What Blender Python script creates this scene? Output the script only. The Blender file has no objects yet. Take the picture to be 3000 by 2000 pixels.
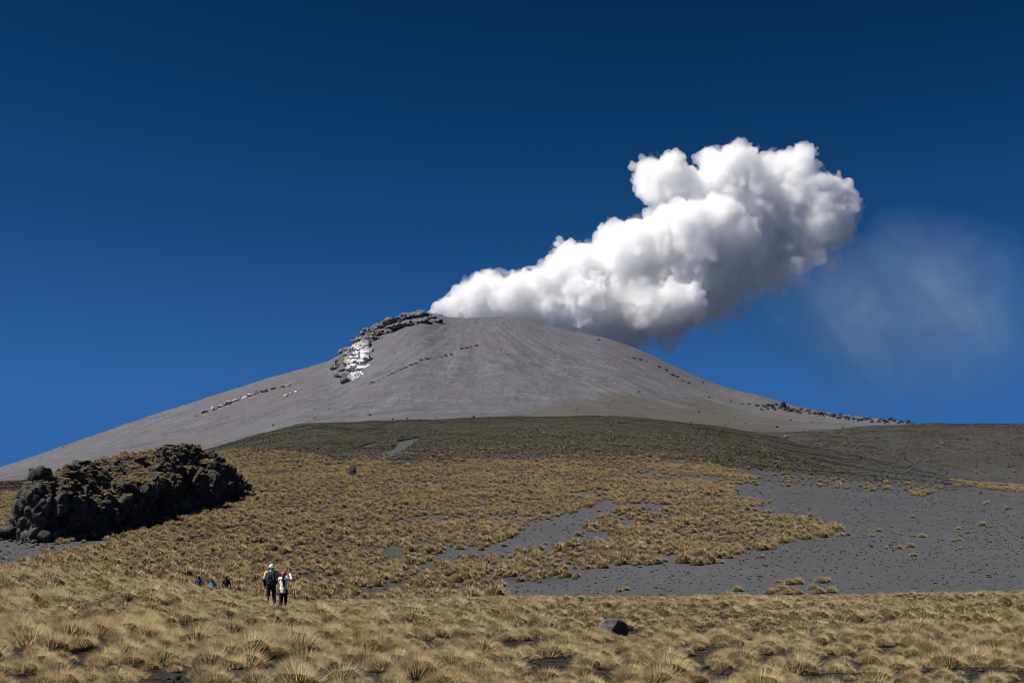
import bpy, bmesh, math, random
import numpy as np
from mathutils import Vector, Matrix, Euler, Quaternion

SC = bpy.context.scene
COL = SC.collection
R = math.radians
rng = np.random.default_rng(7)
random.seed(7)

# ------------------------------------------------------------------ camera
F = 50.0 / 36.0 * 3000.0          # focal length in photograph pixels
PITCH = math.atan(650.0 / F)      # horizon 650 px below the middle of the frame
EYE = 1.65
cam_d = bpy.data.cameras.new('camera')
cam_d.lens = 50.0
cam_d.sensor_width = 36.0
cam_d.clip_start = 0.5
cam_d.clip_end = 60000.0
cam = bpy.data.objects.new('camera', cam_d)
cam.location = (0, 0, EYE)
cam.rotation_euler = (math.pi / 2 + PITCH, 0, 0)
COL.objects.link(cam)
SC.camera = cam

# ------------------------------------------------------------------ light
SUN_ELEV = R(52.0)
SUN_AHEAD = R(-14.0)              # the sun stands high on the left
sun_dir = Vector((-math.cos(SUN_ELEV) * math.cos(SUN_AHEAD),
                  math.cos(SUN_ELEV) * math.sin(SUN_AHEAD), math.sin(SUN_ELEV)))
sun_l = bpy.data.lights.new('sun', 'SUN')
sun_l.energy = 5.0
sun_l.angle = R(0.53)
sun_l.color = (1.0, 0.955, 0.895)
sun = bpy.data.objects.new('sun', sun_l)
sun.rotation_euler = sun_dir.to_track_quat('Z', 'Y').to_euler()
sun.location = (-200, 60, 300)
COL.objects.link(sun)

world = bpy.data.worlds.new('World')
SC.world = world
world.use_nodes = True
wn, wl = world.node_tree.nodes, world.node_tree.links
wn.clear()
sky = wn.new('ShaderNodeTexSky')
sky.sky_type = 'NISHITA'
sky.sun_disc = False
sky.sun_elevation = SUN_ELEV
# Blender's sky: rotation 0 puts the sun at +Y, positive turns it clockwise seen from above
sky.sun_rotation = math.atan2(sun_dir.x, sun_dir.y)
sky.altitude = 4300.0
sky.air_density = 0.75
sky.dust_density = 0.0
sky.ozone_density = 5.0
# high thin air through a polariser: a deep blue that saturates towards the horizon
def wmath(op, a, b=None):
    d = wn.new('ShaderNodeMath'); d.operation = op
    for k, v in enumerate((a, b)):
        if v is None: continue
        if hasattr(v, 'links'): wl.new(v, d.inputs[k])
        else: d.inputs[k].default_value = v
    return d.outputs[0]
ssep = wn.new('ShaderNodeSeparateColor')
wl.new(sky.outputs[0], ssep.inputs[0])
ex = wmath('POWER', wmath('DIVIDE', ssep.outputs[1], 1.80), 2.6)
lum = wmath('SUBTRACT', 1.0, wmath('EXPONENT', wmath('MULTIPLY', ex, -1.0)))
scol = wn.new('ShaderNodeCombineColor')
wl.new(wmath('MULTIPLY', wmath('POWER', lum, 1.7), 0.24), scol.inputs[0])
wl.new(wmath('MULTIPLY', lum, 0.985), scol.inputs[1])
wl.new(wmath('MULTIPLY', wmath('POWER', lum, 0.88), 2.86), scol.inputs[2])
bg = wn.new('ShaderNodeBackground')
bg.inputs['Strength'].default_value = 0.1
wo = wn.new('ShaderNodeOutputWorld')
wl.new(scol.outputs[0], bg.inputs['Color'])
wl.new(bg.outputs[0], wo.inputs[0])

vs = SC.view_settings
vs.view_transform = 'Standard'
vs.look = 'None'
vs.gamma = 1.0
vs.exposure = 0.40
vs.use_curve_mapping = False
cy = SC.cycles
cy.max_bounces = 32
cy.diffuse_bounces = 2
cy.glossy_bounces = 2
cy.transmission_bounces = 4
cy.transparent_max_bounces = 16
cy.volume_bounces = 32
cy.filter_width = 0.95
cy.use_denoising = True
cy.use_adaptive_sampling = True
cy.adaptive_threshold = 0.02
cy.sample_clamp_indirect = 6.0
cy.volume_step_rate = 1.0
cy.volume_max_steps = 256

# ------------------------------------------------------------------ noise (numpy)
def _h(ix, iy, iz, seed):
    n = (ix.astype(np.int64) * 374761393 + iy.astype(np.int64) * 668265263 +
         iz.astype(np.int64) * 2147483647 + seed * 974634777) & 0xFFFFFFFF
    n = ((n ^ (n >> 13)) * 1274126177) & 0xFFFFFFFF
    n = ((n ^ (n >> 16)) * 2246822519) & 0xFFFFFFFF
    n = n ^ (n >> 15)
    return (n & 0xFFFFFF).astype(np.float64) / 0xFFFFFF

def vnoise(x, y, z=None, seed=0):
    """value noise, -1..1"""
    x = np.asarray(x, float); y = np.asarray(y, float)
    z = np.zeros_like(x) if z is None else np.asarray(z, float)
    ix, iy, iz = np.floor(x), np.floor(y), np.floor(z)
    fx, fy, fz = x - ix, y - iy, z - iz
    fx = fx * fx * fx * (fx * (fx * 6 - 15) + 10)
    fy = fy * fy * fy * (fy * (fy * 6 - 15) + 10)
    fz = fz * fz * fz * (fz * (fz * 6 - 15) + 10)
    ix, iy, iz = ix.astype(np.int64), iy.astype(np.int64), iz.astype(np.int64)
    def c(a, b, d): return _h(ix + a, iy + b, iz + d, seed)
    x00 = c(0, 0, 0) * (1 - fx) + c(1, 0, 0) * fx
    x10 = c(0, 1, 0) * (1 - fx) + c(1, 1, 0) * fx
    x01 = c(0, 0, 1) * (1 - fx) + c(1, 0, 1) * fx
    x11 = c(0, 1, 1) * (1 - fx) + c(1, 1, 1) * fx
    y0 = x00 * (1 - fy) + x10 * fy
    y1 = x01 * (1 - fy) + x11 * fy
    return (y0 * (1 - fz) + y1 * fz) * 2 - 1

def fbm(x, y, z=None, octaves=4, seed=0, gain=0.5, ridged=False):
    a, s, tot = 1.0, 0.0, 0.0
    z = np.zeros_like(np.asarray(x, float)) if z is None else z
    for o in range(octaves):
        n = vnoise(x * 2.03 ** o + 17.1 * o, y * 2.03 ** o - 9.7 * o, z * 2.03 ** o + 4.3 * o, seed + o)
        if ridged:
            n = 1 - 2 * np.abs(n)
        s = s + a * n
        tot += a
        a *= gain
    return s / tot

def cells(x, y, z, seed=0):
    """nearest jittered cell: its random value and the distance to it"""
    ix, iy, iz = np.floor(x).astype(np.int64), np.floor(y).astype(np.int64), np.floor(z).astype(np.int64)
    best = np.full(x.shape, 9.0); val = np.zeros(x.shape)
    for a in (-1, 0, 1):
        for b in (-1, 0, 1):
            for c in (-1, 0, 1):
                cx, cy_, cz = ix + a, iy + b, iz + c
                d = (cx + _h(cx, cy_, cz, seed) - x) ** 2 + (cy_ + _h(cx, cy_, cz, seed + 1) - y) ** 2 + (cz + _h(cx, cy_, cz, seed + 2) - z) ** 2
                m = d < best
                best = np.where(m, d, best); val = np.where(m, _h(cx, cy_, cz, seed + 3), val)
    return val * 2 - 1, np.sqrt(best)

# ------------------------------------------------------------------ photograph <-> place
CP, SP = math.cos(PITCH), math.sin(PITCH)
def uw(px, py):
    """pixel -> (X/Y, (Z-EYE)/Y)"""
    px = np.asarray(px, float); py = np.asarray(py, float)
    a = (px - 1500.0) / F
    b = (1000.0 - py) / F
    k = CP - b * SP
    return a / k, (SP + b * CP) / k
def pxy(x, y, z):
    """point -> pixel"""
    u, w = x / y, (z - EYE) / y
    b = (w * CP - SP) / (CP + w * SP)
    k = CP - b * SP
    return u * k * F + 1500.0, 1000.0 - b * F
def at(px, py, Y):
    u, w = uw(px, py)
    return Vector((float(u) * Y, Y, EYE + float(w) * Y))

# ------------------------------------------------------------------ terrain function
def curve(pts):
    p = np.array(pts, float)
    u, w = uw(p[:, 0], p[:, 1])
    return u, w
C_MEADOW = [(-600,1640),(0,1668),(200,1679),(380,1692),(570,1718),(765,1752),(900,1764),(1100,1760),(1300,1752),(1500,1748),(1800,1748),(2100,1746),(2350,1748),(2600,1741),(2800,1734),(3000,1728),(3600,1715)]
SKYLINE = [(-1200,1760),(-600,1580),(0,1372),(200,1302),(400,1233),(600,1168),(800,1103),(950,1062),(985,1048),(1030,1012),(1080,968),(1150,935),(1190,916),(1232,908),(1275,922),(1300,929),(1370,931),(1480,927),(1530,933),(1620,955),(1700,975),(1780,990),(1850,1015),(1930,1050),(2000,1085),(2080,1120),(2150,1143),(2230,1160),(2300,1183),(2400,1206),(2500,1221),(2600,1232),(2700,1246),(3000,1285),(3600,1390)]
CREST = [(-600,1450),(0,1412),(150,1405),(300,1380),(450,1350),(560,1330),(650,1304),(750,1272),(850,1247),(900,1240),(1000,1238),(1150,1233),(1300,1228),(1500,1222),(1700,1218),(1850,1222),(2000,1236),(2150,1258),(2300,1290),(2450,1322),(2600,1352),(2700,1378),(2800,1404),(3000,1424),(3600,1450)]
def shift(pts, dy):
    return [(a, b + dy) for a, b in pts]
KN = [  # (Y at the column, outline)
    (108.0, [(-600,1690),(0,1697),(300,1728),(600,1757),(850,1770),(1100,1768),(1500,1756),(2000,1753),(3000,1742),(3600,1730)]),
    (150.0, [(-600,1640),(0,1652),(600,1682),(1000,1690),(1500,1668),(2000,1652),(2500,1646),(3000,1640),(3600,1630)]),
    (210.0, [(-600,1590),(0,1594),(300,1584),(600,1572),(1000,1572),(1500,1562),(2000,1560),(3000,1565),(3600,1570)]),
    (320.0, [(-600,1510),(0,1492),(300,1478),(600,1450),(1000,1432),(1500,1427),(2000,1432),(2500,1458),(3000,1476),(3600,1490)]),
    (450.0, [(-600,1470),(0,1432),(300,1402),(600,1372),(1000,1347),(1500,1345),(2000,1360),(2300,1385),(2500,1404),(2800,1424),(3000,1436),(3600,1460)]),
    (620.0, [(-600,1458),(0,1420),(300,1388),(600,1338),(800,1297),(1000,1290),(1500,1284),(2000,1300),(2300,1337),(2500,1364),(2700,1394),(2800,1411),(3000,1428),(3600,1455)]),
    (880.0, CREST),
    (1050.0, shift(CREST, 22)),
    (1300.0, [(-600,1460),(0,1425),(300,1398),(600,1340),(900,1262),(1500,1245),(2000,1264),(2150,1282),(2300,1300),(2466,1296),(2550,1300),(2700,1310),(3000,1315),(3600,1320)]),
    (1600.0, [(-600,1455),(0,1420),(300,1392),(600,1332),(900,1256),(1500,1240),(2000,1252),(2150,1264),(2300,1269),(2466,1257),(2550,1249),(2700,1242),(3000,1241),(3600,1238)]),
    (1900.0, [(-600,1455),(0,1417),(300,1389),(600,1328),(900,1252),(1500,1236),(2000,1248),(2150,1259),(2300,1270),(2466,1264),(2550,1258),(2700,1254),(3000,1258),(3600,1270)]),
    (3000.0, [(-1200,1800),(-600,1620),(0,1408),(300,1378),(600,1318),(900,1248),(1200,1232),(1500,1226),(1800,1224),(2000,1232),(2150,1240),(2300,1248),(2466,1250),(2600,1250),(2700,1256),(3000,1288),(3600,1395)]),
]
YS_SKY = 6500.0
def w_at(pts, us):
    u, w = curve(pts)
    return np.interp(us, u, w)

def smooth1(a, k):
    if k < 1: return a
    ker = np.exp(-0.5 * (np.arange(-3 * k, 3 * k + 1) / k) ** 2)
    ker /= ker.sum()
    return np.convolve(np.pad(a, 3 * k, mode='edge'), ker, mode='valid')

def pchip(x, y, xi):
    h = np.diff(x); d = np.diff(y) / h
    m = np.zeros_like(y)
    same = d[:-1] * d[1:] > 0
    w1 = 2 * h[1:] + h[:-1]; w2 = h[1:] + 2 * h[:-1]
    with np.errstate(divide='ignore', invalid='ignore'):
        mm = (w1 + w2) / (w1 / d[:-1] + w2 / d[1:])
    m[1:-1] = np.where(same, mm, 0)
    m[0], m[-1] = d[0], d[-1]
    i = np.clip(np.searchsorted(x, xi) - 1, 0, len(x) - 2)
    t = (xi - x[i]) / h[i]
    t2, t3 = t * t, t * t * t
    return ((2 * t3 - 3 * t2 + 1) * y[i] + (t3 - 2 * t2 + t) * h[i] * m[i] +
            (-2 * t3 + 3 * t2) * y[i + 1] + (t3 - t2) * h[i] * m[i + 1])

US = np.linspace(-0.75, 0.75, 1101)
LYS = np.linspace(math.log(5.0), math.log(14000.0), 1000)
def make_table():
    us = US
    ys, ws = [], []
    wm = smooth1(w_at(shift(C_MEADOW, 13), us), 6)   # the grass adds its own height
    hc = wm * 72.0 + EYE                        # meadow height at its far edge
    for Y in (5.0, 8.0, 12.0, 17.0, 24.0, 34.0, 48.0, 60.0):
        t = np.clip((Y - 14.0) / (72.0 - 14.0), 0, 1)
        t = t * t * (3 - 2 * t)
        ys.append(Y); ws.append((hc * t - EYE) / Y)
    ys.append(72.0); ws.append(wm)
    for Y, pts in KN:
        ys.append(Y); ws.append(smooth1(w_at(pts, us), 9 if Y < 2000 else 5))
    wsky = smooth1(w_at(SKYLINE, us), 3)
    w0 = ws[-1]
    ys.append(4300.0); ws.append(w0 + (wsky - w0) * 0.40)
    ys.append(5500.0); ws.append(w0 + (wsky - w0) * 0.74)
    ys.append(YS_SKY); ws.append(wsky)
    ys.append(7100.0); ws.append(wsky - 0.022)
    ys.append(14000.0); ws.append(wsky * 0.15)
    lx = np.log(np.array(ys)); W = np.array(ws)
    T = np.empty((len(us), len(LYS)))
    for i in range(len(us)):
        T[i] = pchip(lx, W[:, i], LYS)
    return T
TAB = make_table()
def w_terrain(u, Y):
    fu = np.clip((np.asarray(u) - US[0]) / (US[1] - US[0]), 0, len(US) - 1.001)
    fy = np.clip((np.log(np.maximum(Y, 5.0)) - LYS[0]) / (LYS[1] - LYS[0]), 0, len(LYS) - 1.001)
    iu, iy = fu.astype(int), fy.astype(int)
    a, b = fu - iu, fy - iy
    return ((TAB[iu, iy] * (1 - b) + TAB[iu, iy + 1] * b) * (1 - a) +
            (TAB[iu + 1, iy] * (1 - b) + TAB[iu + 1, iy + 1] * b) * a)

SUMX, SUMY = -190.0, 6700.0       # axis of the cone
def relief(x, y):
    """small ups and downs on top of the traced land"""
    r = np.hypot(x, y)
    z = np.zeros_like(x)
    near = np.clip((105 - y) / 20, 0, 1)
    z += near * (0.22 * fbm(x / 4.0, y / 4.0, octaves=3, seed=3) + 0.05 * fbm(x / 0.9, y / 0.9, octaves=2, seed=5))
    mid = np.clip((y - 90) / 40, 0, 1) * np.clip((1900 - y) / 300, 0, 1)
    z += mid * (0.0016 * y) * fbm(x / 26.0, y / 40.0, octaves=4, seed=11)
    z += mid * 0.10 * fbm(x / 5.0, y / 5.0, octaves=3, seed=12)
    far = np.clip((y - 1700) / 1200, 0, 1)
    ang = np.arctan2(x - SUMX, SUMY - y)
    dist = np.hypot(x - SUMX, y - SUMY)
    fade = np.clip((dist - 250) / 1200, 0.05, 1)
    g = fbm(ang * 16, dist / 1600, octaves=4, seed=21)
    g2 = fbm(ang * 60 + 0.3 * vnoise(x / 300, y / 300, seed=23), dist / 500, octaves=3, seed=22)
    z += far * fade * (9 * g + 4.0 * g2)
    z += far * 2.2 * fbm(x / 45, y / 45, octaves=3, seed=24)
    return z
def height(x, y):
    x = np.asarray(x, float); y = np.asarray(y, float)
    yy = np.maximum(y, 5.0)
    u = x / yy
    return EYE + yy * w_terrain(u, yy) + relief(x, y)
def hit(px, py, y0, y1, n=600):
    """first point of the land that the sight line through a pixel meets between depths y0 and y1"""
    u, w = uw(px, py)
    Y = np.exp(np.linspace(math.log(y0), math.log(y1), n))
    z = height(float(u) * Y, Y)
    d = z - (EYE + float(w) * Y)
    k = np.argmax(d >= 0)
    if d[k] < 0:
        k = int(np.argmax(d / Y))
    Yk = Y[k]
    return Vector((float(u) * Yk, float(Yk), float(height(np.array([float(u) * Yk]), np.array([Yk]))[0])))

# ------------------------------------------------------------------ helpers
def tag(o, label=None, cat=None, group=None, kind=None):
    if label: o['label'] = label
    if cat: o['category'] = cat
    if group: o['group'] = group
    if kind: o['kind'] = kind
    return o
def mesh_from(name, v, f, smooth=True, loops=None):
    me = bpy.data.meshes.new(name)
    v = np.ascontiguousarray(v, dtype=np.float32)
    f = np.ascontiguousarray(f, dtype=np.int32)
    me.vertices.add(len(v)); me.vertices.foreach_set('co', v.ravel())
    n, k = f.shape
    me.loops.add(n * k); me.loops.foreach_set('vertex_index', f.ravel())
    me.polygons.add(n)
    me.polygons.foreach_set('loop_start', np.arange(0, n * k, k, dtype=np.int32))
    if smooth:
        me.polygons.foreach_set('use_smooth', np.ones(n, dtype=bool))
    me.update(calc_edges=True)
    return me
def attr(me, name, vals, domain='POINT'):
    a = me.attributes.new(name, 'FLOAT', domain)
    a.data.foreach_set('value', np.ascontiguousarray(vals, dtype=np.float32))
def add(name, me, mat=None, parent=None, loc=None, rot=None, scale=None):
    o = bpy.data.objects.new(name, me)
    COL.objects.link(o)
    if mat is not None and me is not None:
        if not me.materials: me.materials.append(mat)
    if parent is not None: o.parent = parent
    if loc is not None: o.location = loc
    if rot is not None: o.rotation_euler = rot
    if scale is not None: o.scale = scale if hasattr(scale, '__len__') else (scale,) * 3
    return o
def empty(name, loc=(0, 0, 0), rz=0.0):
    o = bpy.data.objects.new(name, None)
    o.empty_display_size = 0.2
    o.location = loc
    o.rotation_euler = (0, 0, rz)
    COL.objects.link(o)
    return o
def ico(sub):
    bm = bmesh.new()
    bmesh.ops.create_icosphere(bm, subdivisions=sub, radius=1.0)
    v = np.array([p.co[:] for p in bm.verts]); f = np.array([[q.index for q in p.verts] for p in bm.faces])
    bm.free()
    return v, f
ICO = {k: ico(k) for k in (1, 2, 3, 4)}
def remesh(v, f, voxel, name):
    """one closed skin round many overlapping pieces"""
    me = mesh_from(name + '_raw', v, f, False)
    o = bpy.data.objects.new(name + '_raw', me)
    COL.objects.link(o)
    m = o.modifiers.new('r', 'REMESH'); m.mode = 'VOXEL'; m.voxel_size = voxel
    dg = bpy.context.evaluated_depsgraph_get()
    ev = o.evaluated_get(dg)
    em = ev.to_mesh()
    nv = len(em.vertices)
    co = np.empty(nv * 3, np.float32); em.vertices.foreach_get('co', co)
    no = np.empty(nv * 3, np.float32); em.vertices.foreach_get('normal', no)
    nl = len(em.loops); li = np.empty(nl, np.int32); em.loops.foreach_get('vertex_index', li)
    quads = li.reshape(-1, 4)
    ev.to_mesh_clear()
    bpy.data.objects.remove(o); bpy.data.meshes.remove(me)
    return co.reshape(-1, 3).astype(float), no.reshape(-1, 3).astype(float), quads.copy()
def spheres(cs, rs, sub=1, rot=True):
    V, Fc = ICO[sub]
    vs_, fs_ = [], []
    for i, (c, r) in enumerate(zip(cs, rs)):
        r = np.asarray(r, float)
        vs_.append(V * r + np.asarray(c)); fs_.append(Fc + i * len(V))
    return np.concatenate(vs_), np.concatenate(fs_)

# ------------------------------------------------------------------ materials
class NT:
    def __init__(s, name):
        s.m = bpy.data.materials.new(name); s.m.use_nodes = True
        s.t = s.m.node_tree; s.t.nodes.clear()
        s.out = s.t.nodes.new('ShaderNodeOutputMaterial')
    def n(s, kind, **kw):
        d = s.t.nodes.new('ShaderNode' + kind)
        for k, v in kw.items():
            if hasattr(d, k): setattr(d, k, v)
        return d
    def l(s, a, b): s.t.links.new(a, b)
    def noise(s, vec, scale, detail=4, rough=0.55, dist=0.0):
        d = s.n('TexNoise')
        d.inputs['Scale'].default_value = scale; d.inputs['Detail'].default_value = detail
        d.inputs['Roughness'].default_value = rough; d.inputs['Distortion'].default_value = dist
        if vec is not None: s.l(vec, d.inputs['Vector'])
        return d.outputs['Fac']
    def ramp(s, fac, stops):
        d = s.n('ValToRGB')
        e = d.color_ramp.elements
        while len(e) < len(stops): e.new(0.5)
        for i, (p, c) in enumerate(stops):
            e[i].position = p
            e[i].color = (c, c, c, 1) if not hasattr(c, '__len__') else (*c, 1)
        s.l(fac, d.inputs[0])
        return d.outputs[0]
    def mix(s, fac, a, b, mode='MIX'):
        d = s.n('Mix'); d.data_type = 'RGBA'; d.blend_type = mode
        for sock, v in ((d.inputs[0], fac), (d.inputs[6], a), (d.inputs[7], b)):
            if hasattr(v, 'links'): s.l(v, sock)
            elif hasattr(v, '__len__'): sock.default_value = (*v, 1)
            else: sock.default_value = v
        return d.outputs[2]
    def math(s, op, a, b=None, clamp=False):
        d = s.n('Math'); d.operation = op; d.use_clamp = clamp
        for sock, v in ((d.inputs[0], a), (d.inputs[1], b)):
            if v is None: continue
            if hasattr(v, 'links'): s.l(v, sock)
            else: sock.default_value = v
        return d.outputs[0]
    def attr(s, name):
        d = s.n('Attribute'); d.attribute_name = name
        return d.outputs['Fac']
    def pos(s):
        return s.n('NewGeometry').outputs['Position']
    def obj(s):
        return s.n('TexCoord').outputs['Object']
    def bump(s, h, strength, distance):
        d = s.n('Bump'); d.inputs['Strength'].default_value = strength; d.inputs['Distance'].default_value = distance
        s.l(h, d.inputs['Height'])
        return d.outputs['Normal']
    def principled(s, col, rough=0.9, normal=None, spec=0.2, metal=0.0):
        d = s.n('BsdfPrincipled')
        if hasattr(col, 'links'): s.l(col, d.inputs['Base Color'])
        else: d.inputs['Base Color'].default_value = (*col, 1)
        d.inputs['Roughness'].default_value = rough
        d.inputs['Specular IOR Level'].default_value = spec
        d.inputs['Metallic'].default_value = metal
        if normal is not None: s.l(normal, d.inputs['Normal'])
        return d
    def done(s, shader):
        s.l(shader.outputs[0], s.out.inputs['Surface'])
        return s.m

def m_ash_slope():
    t = NT('ash_slope')
    p = t.pos()
    big = t.noise(p, 0.02, 3)
    fine = t.noise(p, 1.6, 5, 0.65)
    speck = t.noise(p, 2.6, 2, 0.5)
    ash = t.mix(t.ramp(big, [(0.3, 0.0), (0.7, 1.0)]), (0.0661, 0.0696, 0.0757), (0.0809, 0.0827, 0.0879))
    ash = t.mix(t.ramp(fine, [(0.35, 0.0), (0.65, 1.0)]), t.mix(1.0, ash, (0.82, 0.82, 0.82), 'MULTIPLY'), t.mix(1.0, ash, (1.12, 1.12, 1.12), 'MULTIPLY'))
    ash = t.mix(t.ramp(speck, [(0.60, 0.0), (0.66, 0.75)]), ash, (0.0305, 0.0287, 0.0296))
    sc = t.attr('scrub')
    m1 = t.noise(p, 0.55, 5, 0.7)
    m2 = t.noise(p, 0.035, 4, 0.6)
    scr = t.mix(t.ramp(m2, [(0.36, 0.0), (0.58, 1.0)]), (0.0435, 0.0385, 0.0355), (0.0430, 0.0418, 0.0240))
    scr = t.mix(t.ramp(m1, [(0.4, 0.0), (0.6, 1.0)]), t.mix(1.0, scr, (0.74, 0.74, 0.74), 'MULTIPLY'), t.mix(1.0, scr, (1.22, 1.2, 1.15), 'MULTIPLY'))
    ash = t.mix(t.math('MULTIPLY', t.attr('litter_shade'), t.ramp(m1, [(0.35, 0.75), (0.6, 1.0)])), ash, (0.0296, 0.0244, 0.0191))  # dark ground tone also carries painted shade between the tussocks
    fac = t.math('MULTIPLY', sc, t.ramp(m1, [(0.30, 0.55), (0.55, 1.0)]), True)
    col = t.mix(fac, ash, scr)
    nrm = t.bump(fine, 0.6, 0.15)
    return t.done(t.principled(col, 0.95, nrm, 0.1))

def m_meadow():
    t = NT('meadow_soil')
    p = t.pos()
    a = t.noise(p, 2.0, 6, 0.65)
    b = t.noise(p, 9.0, 4, 0.6)
    moss = t.noise(p, 1.1, 3, 0.5)
    col = t.mix(t.ramp(a, [(0.35, 0.0), (0.65, 1.0)]), (0.0094, 0.0083, 0.0078), (0.0287, 0.0261, 0.0235))  # soil colour lowered to hold the shade in the grass gaps
    col = t.mix(t.ramp(b, [(0.50, 0.0), (0.66, 0.6)]), col, (0.1044, 0.0827, 0.0522))
    col = t.mix(t.ramp(moss, [(0.66, 0.0), (0.72, 0.8)]), col, (0.0653, 0.0740, 0.0130))
    n = t.bump(b, 0.9, 0.05)
    return t.done(t.principled(col, 0.95, n, 0.1))

def m_volcano():
    t = NT('volcano_ash')
    p = t.pos()
    sep = t.n('SeparateXYZ'); t.l(p, sep.inputs[0])
    dx = t.math('SUBTRACT', sep.outputs[0], SUMX)
    dy = t.math('SUBTRACT', SUMY, sep.outputs[1])
    ang = t.math('ARCTAN2', dx, dy)
    dist = t.math('SQRT', t.math('ADD', t.math('MULTIPLY', dx, dx), t.math('MULTIPLY', dy, dy)))
    cv = t.n('CombineXYZ')
    wob = t.noise(p, 0.004, 3)
    t.l(t.math('ADD', t.math('MULTIPLY', ang, 9.0), t.math('MULTIPLY', wob, 0.5)), cv.inputs[0])
    t.l(t.math('MULTIPLY', dist, 0.0022), cv.inputs[1])
    st1 = t.noise(cv.outputs[0], 3.2, 5, 0.62)
    st2 = t.noise(cv.outputs[0], 16.0, 4, 0.6)
    patch = t.noise(p, 0.0016, 4, 0.6)
    grain = t.noise(p, 0.06, 6, 0.75)
    col = t.mix(t.ramp(st1, [(0.34, 0.0), (0.66, 1.0)]), (0.1006, 0.0987, 0.1140), (0.1824, 0.1898, 0.2173))
    col = t.mix(t.ramp(st2, [(0.40, 0.55), (0.60, 0.0)]), col, (0.0820, 0.0789, 0.0869))
    warm = t.ramp(patch, [(0.46, 0.0), (0.60, 1.0)])
    col = t.mix(t.math('MULTIPLY', warm, 0.75), col, (0.1321, 0.1184, 0.1255))
    cool = t.ramp(t.noise(p, 0.0022, 3, 0.5), [(0.52, 0.0), (0.66, 0.6)])
    col = t.mix(cool, col, (0.1321, 0.1485, 0.1603))
    col = t.mix(t.ramp(grain, [(0.33, 0.55), (0.5, 0.0)]), col, (0.0689, 0.0676, 0.0725))
    col = t.mix(t.ramp(grain, [(0.54, 0.0), (0.72, 0.45)]), col, (0.2141, 0.2123, 0.2269))
    br = t.attr('brown')
    col = t.mix(t.math('MULTIPLY', br, t.ramp(grain, [(0.3, 0.6), (0.6, 1.0)])), col, (0.0913, 0.0846, 0.0676))
    n = t.bump(t.math('ADD', t.math('MULTIPLY', st2, 0.6), grain), 0.8, 11.0)
    return t.done(t.principled(col, 0.95, n, 0.1))

M = {}
M['slope'] = m_ash_slope()
M['meadow'] = m_meadow()
M['volcano'] = m_volcano()

# ------------------------------------------------------------------ land
def patch(name, us, ys, mat, attrs=None):
    uu, yy = np.meshgrid(us, ys, indexing='ij')
    x = (uu * yy).ravel(); y = yy.ravel()
    z = height(x, y)
    nu, ny = len(us), len(ys)
    idx = np.arange(nu * ny).reshape(nu, ny)
    f = np.stack([idx[:-1, :-1].ravel(), idx[1:, :-1].ravel(), idx[1:, 1:].ravel(), idx[:-1, 1:].ravel()], 1)
    me = mesh_from(name, np.stack([x, y, z], 1), f)
    for k, fn in (attrs or {}).items():
        attr(me, k, fn(x, y, z))
    o = add(name, me, mat)
    tag(o, kind='structure')
    return o
def sstep(a, b, x):
    t = np.clip((x - a) / (b - a), 0, 1)
    return t * t * (3 - 2 * t)
def logs(a, b, n): return np.exp(np.linspace(math.log(a), math.log(b), n))
# scrub grows over the upper hillside and thins out downwards, where the tussocks start
SCRUB_LINE = [(-600,1480),(0,1440),(300,1420),(600,1352),(800,1330),(1000,1345),(1300,1355),(1500,1350),(1750,1345),(2000,1352),(2150,1372),(2300,1395),(2500,1408),(2700,1418),(2850,1420),(3000,1400),(3600,1380)]
SCARS = [[(1168,1294),(1190,1288),(1226,1283),(1212,1298),(1190,1312),(1165,1330),(1120,1340),(1098,1341),(1130,1328),(1160,1312)], [(1062,1307),(1078,1302),(1096,1299),(1098,1304),(1080,1308)]]
def scar_amount(x, y, z):
    px, py = pxy(x, y, z)
    out = np.zeros(len(px))
    for poly in SCARS:
        p = np.array(poly, float); c = np.zeros(len(px), bool)
        x0, y0 = p[:, 0], p[:, 1]; x1, y1 = np.roll(x0, -1), np.roll(y0, -1)
        for a, b, d, e in zip(x0, y0, x1, y1):
            if b == e: continue
            c ^= ((b > py) != (e > py)) & (px < (d - a) * (py - b) / (e - b) + a)
        out[c] = 0.9
    return out
def scrub_amount(x, y, z):
    px, py = pxy(x, y, z)
    line = np.interp(px, [a for a, b in SCRUB_LINE], [b for a, b in SCRUB_LINE])
    n = fbm(x / 30, y / 45, octaves=4, seed=31)
    s = sstep(30, -25, py - line + 28 * n)
    return s * sstep(340, 400, y) * (1 - scar_amount(x, y, z)) * (0.45 + 0.55 * sstep(2800, 2250, px))
def scrub_far(x, y, z):
    px, py = pxy(x, y, z)
    n = fbm(x / 60, y / 90, octaves=4, seed=33)
    right = sstep(2150, 2480, px + 120 * n) * sstep(1460, 1330, py)
    return np.maximum(right * (0.75 + 0.25 * n), 0.45 * sstep(1180, 1230, py + 14 * n) * sstep(1700, 2000, px))
def brown_amount(x, y, z):
    px, py = pxy(x, y, z)
    n = fbm(x / 160, y / 260, octaves=4, seed=35)
    return 0.9 * sstep(-26, 22, py - np.interp(px, [1200, 1500, 1800, 2050, 2300, 2500], [1300, 1215, 1165, 1180, 1235, 1262]) + 34 * n) * sstep(1300, 1700, px)

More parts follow.
